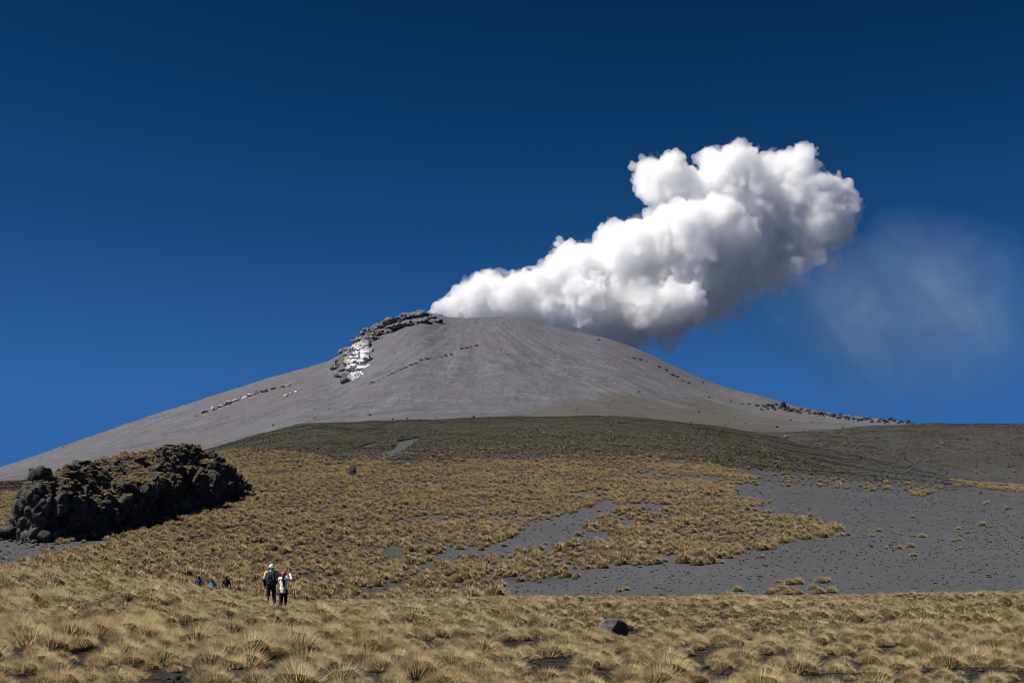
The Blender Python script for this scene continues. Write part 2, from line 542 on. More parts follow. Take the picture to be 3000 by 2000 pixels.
def litter_shade_amount(x, y, z):
    """dead stalks and soil, with the shade between close tussocks put into the colour"""
    px, py = pxy(x, y, z)
    n = fbm(x / 12, y / 18, octaves=3, seed=37)
    left = sstep(1500, 700, px + 200 * n) * 0.95
    tongue = 0.6 * sstep(30, 0, np.abs(py - np.interp(px, [1050, 1300, 1500, 1700], [1745, 1690, 1690, 1690]))) * sstep(1750, 1600, px) * sstep(1000, 1150, px)
    ash = sstep(1545, 1590, py + 25 * n) * sstep(360, 250, px) * sstep(1700, 1655, py)
    return np.clip(np.maximum(left, tongue), 0, 1) * sstep(1330, 1380, py) * (1 - ash)
patch('meadow_ground', np.linspace(-0.62, 0.62, 420), logs(6.0, 112.0, 300), M['meadow'])
patch('hillside', np.linspace(-0.62, 0.62, 700), logs(104.0, 1062.0, 420), M['slope'], {'scrub': scrub_amount, 'litter_shade': litter_shade_amount})
patch('far_hill', np.linspace(-0.62, 0.62, 700), logs(1054.0, 1910.0, 130), M['slope'], {'scrub': scrub_far})
patch('volcano', np.linspace(-0.66, 0.66, 1000), np.concatenate([logs(1900.0, 3600.0, 120)[:-1], np.linspace(3600.0, 6700.0, 270)[:-1], np.linspace(6700, 9500, 40)]), M['volcano'], {'brown': brown_amount})
gx, gy = np.meshgrid(np.linspace(-60, 60, 40), np.linspace(-60, 6.2, 24), indexing='ij')
gi = np.arange(40 * 24).reshape(40, 24)
gm = mesh_from('lookout_ground', np.stack([gx.ravel(), gy.ravel(), 0.0 * gx.ravel() - 0.02], 1),
               np.stack([gi[:-1, :-1].ravel(), gi[1:, :-1].ravel(), gi[1:, 1:].ravel(), gi[:-1, 1:].ravel()], 1))
tag(add('lookout_ground', gm, M['meadow']), kind='structure')

# ------------------------------------------------------------------ smoke plume
def m_smoke(name, color, density, aniso):
    t = NT(name)
    d = t.n('VolumeScatter')
    d.inputs['Color'].default_value = (*color, 1)
    d.inputs['Density'].default_value = density
    d.inputs['Anisotropy'].default_value = aniso
    t.l(d.outputs[0], t.out.inputs['Volume'])
    return t.m
PLUME_Y = 6950.0
LOBES = [  # px, py, radius px, depth offset in radii of 100 px
    (1262,915,14,0),(1288,905,22,0),(1320,892,30,.1),(1355,872,40,0),(1400,850,52,-.1),(1425,820,36,.2),(1455,860,62,.2),
    (1500,850,58,-.3),(1535,830,46,.2),(1560,870,72,.3),(1590,830,50,-.3),(1650,800,70,0),(1660,745,52,.3),(1700,770,60,-.2),
    (1650,900,80,0),(1730,880,92,-.3),(1790,700,56,.2),(1770,790,86,.5),(1850,740,98,-.2),(1900,680,62,.3),(1830,870,110,.2),
    (1900,900,92,-.4),(1980,690,96,-.6),(2040,660,88,-.9),(2060,760,110,-.4),(1960,800,110,.4),(1990,870,96,-.6),
    (1560,890,60,0),(1600,900,60,-.2),(1480,890,60,-.2),(1400,890,50,-.1),(1330,935,40,0),(1400,930,60,.1),(1470,925,60,0),(1540,940,70,.2),(1620,955,70,.2),(1700,965,70,.1),(1770,985,60,.2),(1840,985,50,.2),
    (1900,500,58,.2),(1960,495,56,-.2),(1925,560,66,.1),(2000,560,76,.3),(2085,465,46,.2),(2130,500,72,0),(2170,470,64,-.1),(2100,570,92,.3),
    (2180,570,96,.2),(2200,660,110,.5),(2150,740,110,.2),(2120,620,60,-1.0),(2250,520,72,.5),(2310,490,58,.2),(2350,470,56,0),(2330,550,86,.3),
    (2400,560,72,.1),(2450,570,64,0),(2480,600,46,.1),(2420,640,92,.2),(2470,650,50,.3),(2330,640,104,.5),(2360,710,76,.4),(2280,720,84,.6),
    (2310,760,44,.5),(2240,790,64,.4),(2080,850,86,.2),(1870,955,58,.1),(1960,940,62,.2),(2050,905,58,.2)]
VEIL = [  # thinner smoke that trails below and to the right of the dense billows
    (1240,918,12,0),(1500,900,40,.2),(1700,950,60,.3),(1800,940,80,.2),(1880,960,66,.4),(1960,950,80,.2),(2060,920,76,.4),(2120,860,90,.3),(2200,820,84,.2),
    (2270,800,70,.5),(2330,760,90,.3),(2400,720,84,.4),(2460,680,64,.3),(2300,830,34,.3),(2010,970,40,.2),(1900,990,30,.3),(2100,930,44,.3),(2150,800,100,-.3)]
def billow(lobes, voxel, grow, n2k, lev3, seed):
    r_ = np.random.default_rng(seed)
    cs, rs = [], []
    for px, py, rp, dz in lobes:
        Y = PLUME_Y + dz * 100 * PLUME_Y / F
        c = np.array(at(px, py, Y)); r = rp * Y / F * grow
        # a puff's own radius leaves room for the smaller puffs on its skin
        cs.append(c); rs.append(r * 0.76)
        for k in range(int(8 + rp * n2k)):
            d = r_.normal(size=3); d /= np.linalg.norm(d)
            r2 = r * r_.uniform(0.16, 0.48)
            c2 = c + d * (r * 0.98 - r2 * 0.70)
            cs.append(c2); rs.append(r2)
            for j in range(lev3):
                e = r_.normal(size=3) + d * 0.9; e /= np.linalg.norm(e)
                r3 = r2 * r_.uniform(0.22, 0.46)
                if r3 < 6: continue
                cs.append(c2 + e * (r2 - r3 * 0.30)); rs.append(r3)
    v, f = spheres(cs, rs, 1)
    return remesh(v, f, voxel, 'smoke')
def plume():
    co, no, q = billow(LOBES, 5.5, 1.0, 0.18, 5, 11)
    n = fbm(co[:, 0] / 50, co[:, 1] / 50, co[:, 2] / 50, octaves=3, seed=51, gain=0.7)
    n2 = np.abs(fbm(co[:, 0] / 34, co[:, 1] / 34, co[:, 2] / 34, octaves=2, seed=57))
    n3 = vnoise(co[:, 0] / 120, co[:, 1] / 120, co[:, 2] / 120, seed=59)
    co = co + no * (14.0 * n + 26.0 * (n2 - 0.22) + 20.0 * n3)[:, None]
    q3 = np.concatenate([q[:, :3], q[:, [0, 2, 3]]])
    co, no, q = remesh(co, q3, 5.0, 'smoke')      # a clean skin without folds
    o = add('smoke_plume', mesh_from('smoke_plume', co, q), m_smoke('smoke', (0.998, 0.990, 0.978), 0.017, 0.35))
    tag(o, 'billowing white ash smoke plume rising from the summit crater', 'smoke', kind='stuff')
    # the denser billows rolling inside it
    co, no, q = billow(LOBES, 6.0, 0.94, 0.20, 5, 17)
    n = fbm(co[:, 0] / 60, co[:, 1] / 60, co[:, 2] / 60, octaves=3, seed=63, gain=0.65)
    n2 = np.abs(fbm(co[:, 0] / 90, co[:, 1] / 90, co[:, 2] / 90, octaves=2, seed=67))
    n4 = np.abs(vnoise(co[:, 0] / 30, co[:, 1] / 30, co[:, 2] / 30, seed=69))
    co = co + no * (12.0 * n + 36.0 * (n2 - 0.30) + 22.0 * (n4 - 0.3))[:, None]
    co, no, q = remesh(co, np.concatenate([q[:, :3], q[:, [0, 2, 3]]]), 6.0, 'smoke')
    o = add('smoke_billows', mesh_from('smoke_billows', co, q), m_smoke('dense_smoke', (0.997, 0.986, 0.969), 0.028, 0.35))
    tag(o, 'dense rolling billows inside the white ash plume', 'smoke', kind='stuff')
    co, no, q = billow(LOBES + VEIL, 9.0, 1.10, 0.12, 5, 12)
    n = fbm(co[:, 0] / 95, co[:, 1] / 95, co[:, 2] / 95, octaves=4, seed=61, gain=0.6)
    co = co + no * (26.0 * n)[:, None]
    t = NT('thin_smoke')
    pp_ = t.pos()
    n1_ = t.noise(pp_, 0.012, 5, 0.6, 0.4)
    vs_ = t.n('VolumeScatter'); vs_.inputs['Color'].default_value = (0.995, 0.988, 0.98, 1); vs_.inputs['Anisotropy'].default_value = 0.6
    t.l(t.math('MULTIPLY', t.ramp(n1_, [(0.42, 0.0), (0.66, 1.0)]), 0.022), vs_.inputs['Density'])
    t.l(vs_.outputs[0], t.out.inputs['Volume'])
    t.m.cycles.volume_step_rate = 0.2
    o = add('smoke_veil', mesh_from('smoke_veil', co, q), t.m)
    tag(o, 'thin grey smoke trailing below and around the white billows', 'smoke', kind='stuff')
plume()

def ash_haze():
    """old ash drifting away downwind, right of the plume"""
    r_ = np.random.default_rng(5)
    cs = [at(2560, 900, PLUME_Y), at(2700, 860, PLUME_Y + 100), at(2820, 880, PLUME_Y + 100), at(2420, 930, PLUME_Y), at(2680, 760, PLUME_Y + 50), at(2820, 740, PLUME_Y), at(2980, 900, PLUME_Y + 150), at(3150, 900, PLUME_Y), at(2550, 1040, PLUME_Y), at(2300, 900, PLUME_Y), at(2800, 1040, PLUME_Y)]
    rs = [(r * PLUME_Y / F, 330.0, r * PLUME_Y / F) for r in (230, 240, 230, 180, 190, 170, 240, 260, 190, 150, 200)]
    v, f = spheres([np.array(c) for c in cs], rs, 3)
    co, no, q = remesh(v, f, 30.0, 'haze')
    t = NT('ash_haze')
    p = t.pos()
    n = t.noise(p, 0.0034, 7, 0.62, 1.6)
    d = t.math('MULTIPLY', t.ramp(n, [(0.34, 0.16), (0.70, 1.0)]), 0.0030)
    # thins out towards the edges of the drift
    c0 = at(2590, 910, PLUME_Y)
    vm = t.n('VectorMath'); vm.operation = 'SUBTRACT'; t.l(p, vm.inputs[0]); vm.inputs[1].default_value = c0
    vm2 = t.n('VectorMath'); vm2.operation = 'MULTIPLY'; t.l(vm.outputs[0], vm2.inputs[0]); vm2.inputs[1].default_value = (1 / 980, 1 / 480, 1 / 560)
    vl = t.n('VectorMath'); vl.operation = 'LENGTH'; t.l(vm2.outputs[0], vl.inputs[0])
    fall = t.ramp(vl.outputs['Value'], [(0.20, 1.0), (1.0, 0.0)])
    vs_ = t.n('VolumeScatter'); vs_.inputs['Color'].default_value = (0.52, 0.66, 1.0, 1); vs_.inputs['Anisotropy'].default_value = 0.5
    t.l(t.math('MULTIPLY', d, fall), vs_.inputs['Density'])
    t.l(vs_.outputs[0], t.out.inputs['Volume'])
    o = add('ash_haze', mesh_from('ash_haze', co, q), t.m)
    tag(o, 'faint bluish ash haze drifting downwind right of the plume', 'haze', kind='stuff')
ash_haze()
# ------------------------------------------------------------------ rock
def m_rock(name, dark, mid, light, sc, bumpd, light_amt=0.5, white=False, moss=False):
    t = NT(name)
    p = t.obj()
    a = t.noise(p, sc, 6, 0.65)
    b = t.noise(p, sc * 4.3, 5, 0.7)
    c = t.noise(p, sc * 0.35, 3, 0.5)
    col = t.mix(t.ramp(a, [(0.36, 0.0), (0.62, 1.0)]), dark, mid)
    col = t.mix(t.ramp(b, [(0.52, 0.0), (0.70, light_amt)]), col, light)
    if moss:
        col = t.mix(t.ramp(c, [(0.52, 0.0), (0.66, 0.5)]), col, (0.075, 0.058, 0.032))
    if white:
        w = t.attr('white')
        col = t.mix(t.math('MULTIPLY', w, t.ramp(b, [(0.2, 0.8), (0.36, 1.0)])), col, (0.85, 0.84, 0.84))
    h = t.math('ADD', a, t.math('MULTIPLY', b, 0.5))
    return t.done(t.principled(col, 0.93, t.bump(h, 0.9, bumpd), 0.15))
M['lava'] = m_rock('lava_rock', (0.034, 0.032, 0.031), (0.085, 0.080, 0.076), (0.22, 0.205, 0.195), 0.8, 0.45, 0.6, moss=True)
M['far_lava'] = m_rock('far_lava', (0.018, 0.017, 0.018), (0.042, 0.039, 0.040), (0.09, 0.086, 0.086), 0.5, 0.6, 0.4)
M['summit'] = m_rock('summit_rock', (0.065, 0.064, 0.068), (0.20, 0.195, 0.20), (0.58, 0.57, 0.57), 0.045, 14.0, 0.7, white=True)  # wide tone range paints shadows and highlights into the rock colour
M['boulder'] = m_rock('grey_boulder', (0.055, 0.054, 0.056), (0.125, 0.124, 0.130), (0.30, 0.297, 0.30), 6.0, 0.03, 0.6)
M['stone'] = m_rock('dark_stone', (0.016, 0.015, 0.016), (0.036, 0.032, 0.033), (0.07, 0.062, 0.062), 5.0, 0.03, 0.4)
M['grey_stone'] = m_rock('grey_stone', (0.03, 0.03, 0.031), (0.065, 0.064, 0.064), (0.20, 0.196, 0.196), 5.0, 0.03, 0.5)  # gravel tone darkened too, for shade between the meadow tussocks
M['white_stone'] = m_rock('white_stone', (0.30, 0.29, 0.27), (0.48, 0.46, 0.43), (0.6, 0.58, 0.55), 2.0, 0.05, 0.5)

def rock_mesh(name, seed, sub=3, amp=0.35, flat=0.75, mat=None):
    """a single angular stone of about unit radius, base near z = 0"""
    r_ = np.random.default_rng(seed)
    V, Fc = ICO[sub]
    v = V.copy()
    for k in range(9):                       # planes that chop the ball into facets
        d = r_.normal(size=3); d /= np.linalg.norm(d)
        lim = r_.uniform(0.55, 0.9)
        over = np.maximum(v @ d - lim, 0)
        v -= over[:, None] * d * 0.92
    n = fbm(v[:, 0] * 1.6 + seed, v[:, 1] * 1.6, v[:, 2] * 1.6, octaves=4, seed=seed)
    v *= (1 + amp * 0.45 * n)[:, None]
    v[:, 2] *= flat
    v[:, 0] *= r_.uniform(0.9, 1.25)
    v[:, 2] += 0.45 * flat
    me = mesh_from(name, v, Fc, sub >= 3)
    if mat: me.materials.append(mat)
    return me

def lumps(lst, sub=2):
    """ellipsoids as (centre, radii)"""
    return spheres([np.array(c) for c, r in lst], [r for c, r in lst], sub)
def blocks(lst, seed):
    """angular blocks as (centre, radii): balls hewn flat on many sides"""
    r_ = np.random.default_rng(seed)
    V, Fc = ICO[3]
    vs_, fs_ = [], []
    for i, (c, r) in enumerate(lst):
        v = V * 1.18
        for k in range(8):
            d = r_.normal(size=3) * np.array([1.0, 1.0, 0.8]); d /= np.linalg.norm(d)
            v = v - np.maximum(v @ d - r_.uniform(0.45, 0.85), 0)[:, None] * d * 0.97
        vs_.append(v * np.asarray(r, float) + np.array(c)); fs_.append(Fc + i * len(V))
    return np.concatenate(vs_), np.concatenate(fs_)

# --- big lava outcrop on the hillside
OUT_BASE = [(-80,1560),(0,1572),(60,1586),(110,1592),(180,1586),(250,1572),(330,1556),(450,1532),(560,1497),(620,1482),(720,1444),(800,1420)]
OUT = [(114,1404,24,24),(128,1390,16,14),(106,1442,26,32),(92,1488,32,36),(52,1548,30,24),(15,1566,20,10),(130,1490,56,66),(165,1440,40,34),(185,1510,56,56),(225,1535,44,40),(150,1555,54,28),(205,1470,40,40),
    (205,1448,30,24),(250,1490,48,46),(300,1508,52,40),(285,1540,42,26),(345,1485,52,46),(395,1455,52,44),(352,1530,34,24),(395,1528,46,26),(430,1518,34,22),(345,1448,26,26),(375,1440,28,24),
    (465,1435,64,46),(535,1425,60,52),(530,1398,44,26),(600,1428,48,44),(588,1462,44,22),(560,1450,60,36),(655,1430,46,30),(695,1434,28,22),(705,1425,22,16),(648,1392,40,24),(600,1370,50,26),
    (620,1345,26,16),(660,1375,24,14),(275,1396,26,18),(215,1385,18,14),(300,1390,16,10),(345,1385,20,12),(440,1330,18,8),(255,1375,14,8),(395,1362,16,10),(510,1345,22,12),(560,1332,20,12),(470,1375,20,14),(330,1352,10,6)]
def outcrop():
    bx_, by_ = [a for a, b in OUT_BASE], [b for a, b in OUT_BASE]
    yb = [hit(a, b, 120, 420).y for a, b in OUT_BASE]
    L = []
    for px, py, rx, rz in OUT:
        base = np.interp(px, bx_, by_); yf = np.interp(px, bx_, yb)
        h = max(0.0, (base - py - rz * 0.3)) * yf / F
        Y = yf + 2.2 + 0.45 * min(h, 6.0) + (0.3 if px < 150 else 2.6) * max(0.0, h - 6.0)
        k = Y / F
        L.append((at(px, py, Y), (rx * k * 0.96, max(rx, rz) * k * 1.05, rz * k * 0.96)))
        g = float(height(np.array([L[-1][0].x]), np.array([Y]))[0])
        zc = L[-1][0].z
        if zc - g > rz * k * 0.7:              # carry the lump down to the ground
            n = int((zc - g) / (rz * k * 0.8)) + 1
            for j in range(1, n + 1):
                zz = zc - (zc - g) * j / n
                L.append((Vector((L[-1][0].x, Y + 1.5 + 0.6 * j, zz)), (rx * k, max(rx, rz) * k * 1.2, rz * k)))
    # the grassy back of the outcrop slopes from the cliff edge up to its skyline
    EDGE = [(40,1520),(70,1480),(110,1440),(160,1442),(210,1456),(260,1474),(330,1455),(400,1434),(470,1410),(530,1398),(590,1408),(650,1410),(700,1428),(725,1438)]
    TOP = [(40,1500),(70,1450),(110,1405),(160,1394),(190,1372),(300,1349),(430,1322),(550,1308),(600,1322),(650,1362),(700,1404),(725,1430)]
    cols = np.linspace(100, 716, 66); rows = 14
    tv = []
    for px in cols:
        e = np.interp(px, [p[0] for p in EDGE], [p[1] for p in EDGE]); t_ = np.interp(px, [p[0] for p in TOP], [p[1] for p in TOP])
        yf = np.interp(px, bx_, yb) + 3.5
        dh = (e - t_) * yf / F
        for j in range(rows):
            s_ = j / (rows - 1)
            tv.append(at(px, e + (t_ - e) * s_ ** 0.9, yf + 2.6 * dh * s_ + 1.0 * s_))
    tv = np.array(tv); nt = len(tv)
    lo = tv.copy(); lo[:, 2] = height(tv[:, 0], tv[:, 1]) - 3.0
    gi2 = np.arange(nt).reshape(len(cols), rows)
    ff = []
    for i in range(len(cols) - 1):
        for j in range(rows - 1):
            a_, b_, c_, d_ = gi2[i, j], gi2[i + 1, j], gi2[i + 1, j + 1], gi2[i, j + 1]
            ff += [(a_, b_, c_), (a_, c_, d_), (a_ + nt, c_ + nt, b_ + nt), (a_ + nt, d_ + nt, c_ + nt)]
    ring = list(gi2[:, 0]) + list(gi2[-1, 1:]) + list(gi2[-2::-1, -1]) + list(gi2[0, -2:0:-1])
    for i in range(len(ring)):
        a_, b_ = ring[i], ring[(i + 1) % len(ring)]
        ff += [(b_, a_, a_ + nt), (b_, a_ + nt, b_ + nt)]
    v, f = blocks(L, 41)
    f = np.concatenate([f, np.array(ff) + len(v)]); v = np.concatenate([v, tv, lo])
    o0 = np.array([-62.0, 250.0, 8.0])
    co, no, q = remesh(v - o0, f, 0.23, 'outcrop')
    # cracked lava: slanting ribs, coarse blocks, fine crumble
    sx = co[:, 0] * 0.82 - co[:, 2] * 0.57; sz = co[:, 0] * 0.57 + co[:, 2] * 0.82
    n1 = fbm(co[:, 0] / 5.0, co[:, 1] / 5.0, co[:, 2] / 5.0, octaves=3, seed=71, ridged=True)
    b1, d1 = cells(sx / 1.9, co[:, 1] / 2.6, sz / 4.0, 70)
    b2, d2 = cells(sx / 0.8 + 0.4 * n1, co[:, 1] / 1.0, sz / 1.5, 74)
    n3 = fbm(co[:, 0] / 0.9, co[:, 1] / 0.9, co[:, 2] / 0.9, octaves=3, seed=75, gain=0.65, ridged=True)
    up = sstep(0.75, 0.95, no[:, 2])
    n2 = fbm(sx / 1.3, co[:, 1] / 2.2, sz / 6.0, octaves=3, seed=73, gain=0.6, ridged=True)
    co = co + no * ((1 - 0.85 * up) * (0.7 * n1 + 0.8 * n2 + 0.75 * b1 - 0.5 * d1 + 0.40 * b2 - 0.25 * d2 + 0.22 * n3) + 0.25)[:, None]
    me = mesh_from('lava_outcrop', co, q, False)
    o = add('lava_outcrop', me, M['lava'], loc=o0)
    tag(o, 'large craggy black lava outcrop capped with dry grass on the hillside', 'rock outcrop')
    return o0, me
out_o, out_me = outcrop()

# --- pale cliff under the summit and the rock bands of the upper cone
def on_cone(lst, o0, voxel, amp, name, label, whitefn, seed, mat='summit', squash=0.9):
    L = []
    for px, py, rx, rz in lst:
        p = hit(px, py + rz * 0.35, 1500, 6500)
        k = p.y / F
        L.append((Vector((p.x, p.y + rx * k * 0.15, p.z + rz * k * 0.15)), (rx * k, rx * k * squash, rz * k)))
    v, f = blocks(L, seed)
    co, no, q = remesh(v - o0, f, voxel, name)
    n1 = fbm(co[:, 0] / 60, co[:, 1] / 60, co[:, 2] / 9, octaves=3, seed=seed, gain=0.6, ridged=True)
    b1, d1 = cells(co[:, 0] / 30, co[:, 1] / 30, co[:, 2] / 15, seed)
    b2, d2 = cells(co[:, 0] / 12, co[:, 1] / 12, co[:, 2] / 9, seed + 5)
    co = co + no * (amp * (0.9 * n1 + 0.4 * b1 - 0.2 * d1 + 0.35 * b2))[:, None]
    px, py = pxy(co[:, 0] + o0[0], co[:, 1] + o0[1], co[:, 2] + o0[2])
    wt = whitefn(px, py)
    lab = np.arange(len(co))
    while True:
        m_ = lab[q].min(axis=1); new = lab.copy()
        np.minimum.at(new, q.ravel(), np.repeat(m_, 4)); new = new[new]
        if (new == lab).all(): break
        lab = new
    ids, cnt = np.unique(lab, return_counts=True)
    root = empty(name, o0)
    tag(root, label, 'rock outcrop')
    for i_ in ids[cnt > 12]:
        sel = lab == i_
        remap = np.cumsum(sel) - 1
        me = mesh_from('crag', co[sel], remap[q[sel[q[:, 0]]]], False)
        attr(me, 'white', wt[sel])
        add('crag', me, M[mat], root)
SUMMIT = [(1090,966,21,18),(1112,955,28,16),(1140,944,30,14),(1170,933,30,13),(1200,924,28,11),(1232,920,26,9),(1258,928,19,8),(1275,936,17,7),(1100,978,28,12),(1135,966,30,12),(1168,955,30,11),(1200,944,28,9),(1232,938,24,8),
    (1072,988,24,13),(1058,1000,21,16),(1095,988,21,11),(1045,1012,19,16),(1078,1002,24,13),(1062,1020,24,18),(1050,1036,24,21),(1076,1030,21,18),(1022,1026,19,18),(1010,1040,21,21),(998,1056,19,21),(1020,1052,17,18),(988,1072,12,13),
    (1046,1058,26,21),(1070,1052,19,18),(1035,1078,24,18),(1060,1076,19,13),(1012,1082,17,16),(1004,1096,17,12),(1030,1098,24,13),(1050,1096,17,11),(1022,1112,17,8),(1040,1108,14,7)]
SUMMIT = [(a, b + (6 if b < 1000 else 3), int(c * 1.3), d * (0.85 if b < 1025 else 0.62)) for a, b, c, d in SUMMIT]
def w_summit(px, py):
    d = np.hypot((px - 1052) / 30, (py - 1058) / 46)
    return np.clip(1.9 - 1.2 * d, 0, 1)
on_cone(SUMMIT, np.array(hit(1100, 1000, 2000, 6600)), 3.4, 11.0, 'summit_cliff', 'pale broken cliff with bright white talus under the summit rim', w_summit, 81)
BAND = [(575,1220,7,3),(600,1208,12,5),(622,1200,12,6),(645,1190,14,7),(668,1182,14,7),(690,1174,12,6),(712,1165,13,6),(735,1157,13,8),(752,1152,12,7),(775,1147,14,6),(800,1138,12,4),(825,1133,10,4),(845,1130,8,3)]
on_cone(BAND, np.array(hit(700, 1170, 2000, 6600)), 3.6, 6.0, 'flank_cliff', 'long dark and white rock band on the left flank of the volcano', lambda px, py: 0.5 * (fbm(px / 9, py / 5, octaves=2, seed=5) > 0.15), 85)
BAND2 = [(838,1160,8,3),(852,1153,9,4),(868,1147,9,4),(882,1140,7,3)]
on_cone(BAND2, np.array(hit(860, 1152, 2000, 6600)), 3.4, 5.0, 'small_flank_cliff', 'short pale rock band beside the long one on the volcano flank', lambda px, py: 0.6 + 0 * px, 87)
SPINE = [(1070+i*8.0, 1131-i*3.6, 8, 1.3) for i in range(20)] + [(1236,1055,10,2.5),(1250,1052,10,3.5),(1262,1049,6,2),(1293,1047,5,5),(1303,1041,9,3),(1320,1039,5,2)]  # dark rocks laid in place of small cliff shadows along the ridge
on_cone(SPINE, np.array(hit(1180, 1080, 2000, 6600)), 3.0, 2.5, 'shadow_rib', 'thin rock rib, dark in place of cliff shadows, slanting up the middle of the volcano face', lambda px, py: 0 * px, 89, 'far_lava')
SPINE2 = [(1354,1022,6,4),(1366,1018,9,4),(1380,1016,6,3),(1397,1012,8,3)]
on_cone(SPINE2, np.array(hit(1370, 1018, 2000, 6600)), 3.0, 2.5, 'rock_cluster', 'small dark rock cluster at the top of the slanting rib', lambda px, py: 0 * px, 90, 'far_lava')
RIM = [(1752,995,7,3),(1838,1047,6,2),(1858,1050,10,3),(1874,1053,10,3),(1895,1058,8,2),(1930,1074,8,4),(1950,1083,8,3),(1968,1098,8,3),(1982,1103,8,3),(2000,1116,8,3),(2015,1121,9,3),(2060,1121,4,2)]
on_cone(RIM, np.array(hit(1920, 1075, 2000, 6600)), 3.0, 2.5, 'ridge_rocks', 'broken dark rocks strung along the right ridge of the volcano', lambda px, py: 0 * px, 91, 'far_lava')

# --- lava boulders along the right shoulder
STONES = [rock_mesh('stone_shape_%d' % i, 200 + i, 2, 0.5, 0.8) for i in range(6)]
BOULD = [rock_mesh('boulder_shape_%d' % i, 300 + i, 3, 0.8, 0.95) for i in range(6)]
for m_ in BOULD: m_.materials.append(M['far_lava'])
def LBL_LAVA(a, r):
    size = 'big' if r > 6 else 'mid-sized' if r > 3.6 else 'small'
    where = ('left end' if a < 2260 else 'stretch below the tallest boulder' if a < 2330 else 'middle stretch' if a < 2460 else 'lower stretch' if a < 2580 else 'right end on the skyline')
    return '%s black lava boulder in the shoulder boulder line, %s' % (size, where)
def place_boulder(px, py, rpx, label, y0=1500, y1=6500, name='lava_boulder', mat=None, group='lava boulders on the right shoulder', sz=1.0, i=None, meshes=BOULD):
    p = hit(px, py, y0, y1)
    k = rpx * p.y / F
    i = random.randrange(len(meshes)) if i is None else i
    o = bpy.data.objects.new(name, meshes[i])
    COL.objects.link(o)
    o.location = p - Vector((0, 0, k * 0.25))
    o.scale = (k, k, k * sz)
    o.rotation_euler = (0, 0, random.uniform(0, 6.28))
    tag(o, label, 'boulder', group)
    return o
place_boulder(2296, 1193, 13, 'tallest round black lava boulder standing up on the right shoulder skyline', sz=1.15, i=1)
place_boulder(2306, 1200, 9, 'black lava boulder leaning at the foot of the tallest skyline boulder', i=2)
LAVA = [(2237,1192),(2250,1190),(2262,1191),(2274,1188),(2285,1197),(2312,1205),(2322,1203),(2335,1208),(2365,1206),(2372,1212),(2385,1213),(2405,1214),(2412,1219),(2438,1221),(2445,1216),(2460,1227),(2480,1224),(2500,1229),(2520,1232),(2535,1230),(2555,1236),(2575,1236),(2590,1234),(2605,1231),(2612,1229),(2620,1234),(2640,1238),(2660,1238)]
SZ = {2438: 8, 2445: 6, 2405: 7, 2412: 5, 2605: 7, 2612: 7, 2590: 7, 2312: 8, 2250: 8, 2262: 7}
for a, b in LAVA:
    r = SZ.get(a, random.uniform(5.0, 7.5))
    place_boulder(a, b, r, LBL_LAVA(a, r))
for k in range(110):
    a = random.uniform(2215, 2680)
    b = float(np.interp(a, [2215, 2300, 2400, 2500, 2600, 2680], [1191, 1199, 1214, 1228, 1236, 1240])) + random.gauss(0, 3.5)
    r = random.uniform(2.2, 5.2)
    place_boulder(a, b, r, LBL_LAVA(a, r))
for a, b in [(2142,1177),(2170,1183),(2176,1184),(2192,1184),(2197,1185),(2216,1190),(2077,1164),(2012,1168)]:
    place_boulder(a, b, random.uniform(2.5, 4), 'dark boulder on bare ash uphill of the lava boulder line', group='boulders above the lava line')
place_boulder(2300, 1278, 4.0, 'single white boulder on the brown foot of the right shoulder', 1060, 2600, name='white_boulder', group='').data = (lambda m: (m.materials.clear(), m.materials.append(M['white_stone']), m)[2])(BOULD[0].copy())

# --- single boulders nearer by
def hull_rock(name, pts, seed, amp, mat, loc, voxel):
    bm = bmesh.new()
    for p in pts: bm.verts.new(p)
    bmesh.ops.convex_hull(bm, input=bm.verts)
    loose = [v for v in bm.verts if not v.link_faces]
    bmesh.ops.delete(bm, geom=loose, context='VERTS')
    bmesh.ops.triangulate(bm, faces=bm.faces)
    bm.verts.index_update()
    v = np.array([p.co[:] for p in bm.verts]); f = np.array([[q.index for q in p.verts] for p in bm.faces])
    bm.free()
    co, no, q = remesh(v, f, voxel, name)
    s = voxel * 9
    n = fbm(co[:, 0] / s, co[:, 1] / s, co[:, 2] / s, octaves=4, seed=seed, ridged=True)
    n2 = fbm(co[:, 0] / (s * 2.5), co[:, 1] / (s * 2.5), co[:, 2] / (s * 1.1), octaves=2, seed=seed + 9)
    co = co + no * (amp * n + amp * 1.3 * n2)[:, None]
    return add(name, mesh_from(name, co, q), mat, loc=loc)
bp = hit(1800, 1866, 18, 60)
bk = bp.y / F
def P(dx, dy, d): return (dx * bk, d * bk, (1866 - dy) * bk * 0.95)       # from pixels to metres round the boulder
o = hull_rock('meadow_boulder', [P(-46,1828,-6),P(-42,1822,20),P(-28,1812,-10),P(-22,1811,30),P(12,1811,-12),P(16,1811,36),P(22,1818,2),P(40,1828,30),P(43,1842,24),P(40,1876,34),P(-18,1856,-30),P(-22,1880,-22),P(-42,1846,-20),P(-44,1880,-14),P(-40,1880,40),P(20,1880,50),P(28,1816,40),P(10,1880,8)], 5, 0.009, M['boulder'], bp + Vector((0, 0, -0.02)), 0.012)
tag(o, 'flat-topped grey boulder lying alone in the dry foreground meadow', 'boulder')
pp = hit(1030, 1392, 250, 520); pk = pp.y / F
def Q(dx, dy, d): return (dx * pk, d * pk, (1392 - dy) * pk)
o = hull_rock('split_boulder', [Q(-12,1378,-4),Q(-6,1366,2),Q(6,1364,4),Q(13,1372,2),Q(14,1396,-4),Q(0,1398,-10),Q(-13,1396,-4),Q(10,1396,14),Q(-10,1396,14),Q(-4,1384,-11)], 15, 0.10, M['lava'], pp, 0.12)
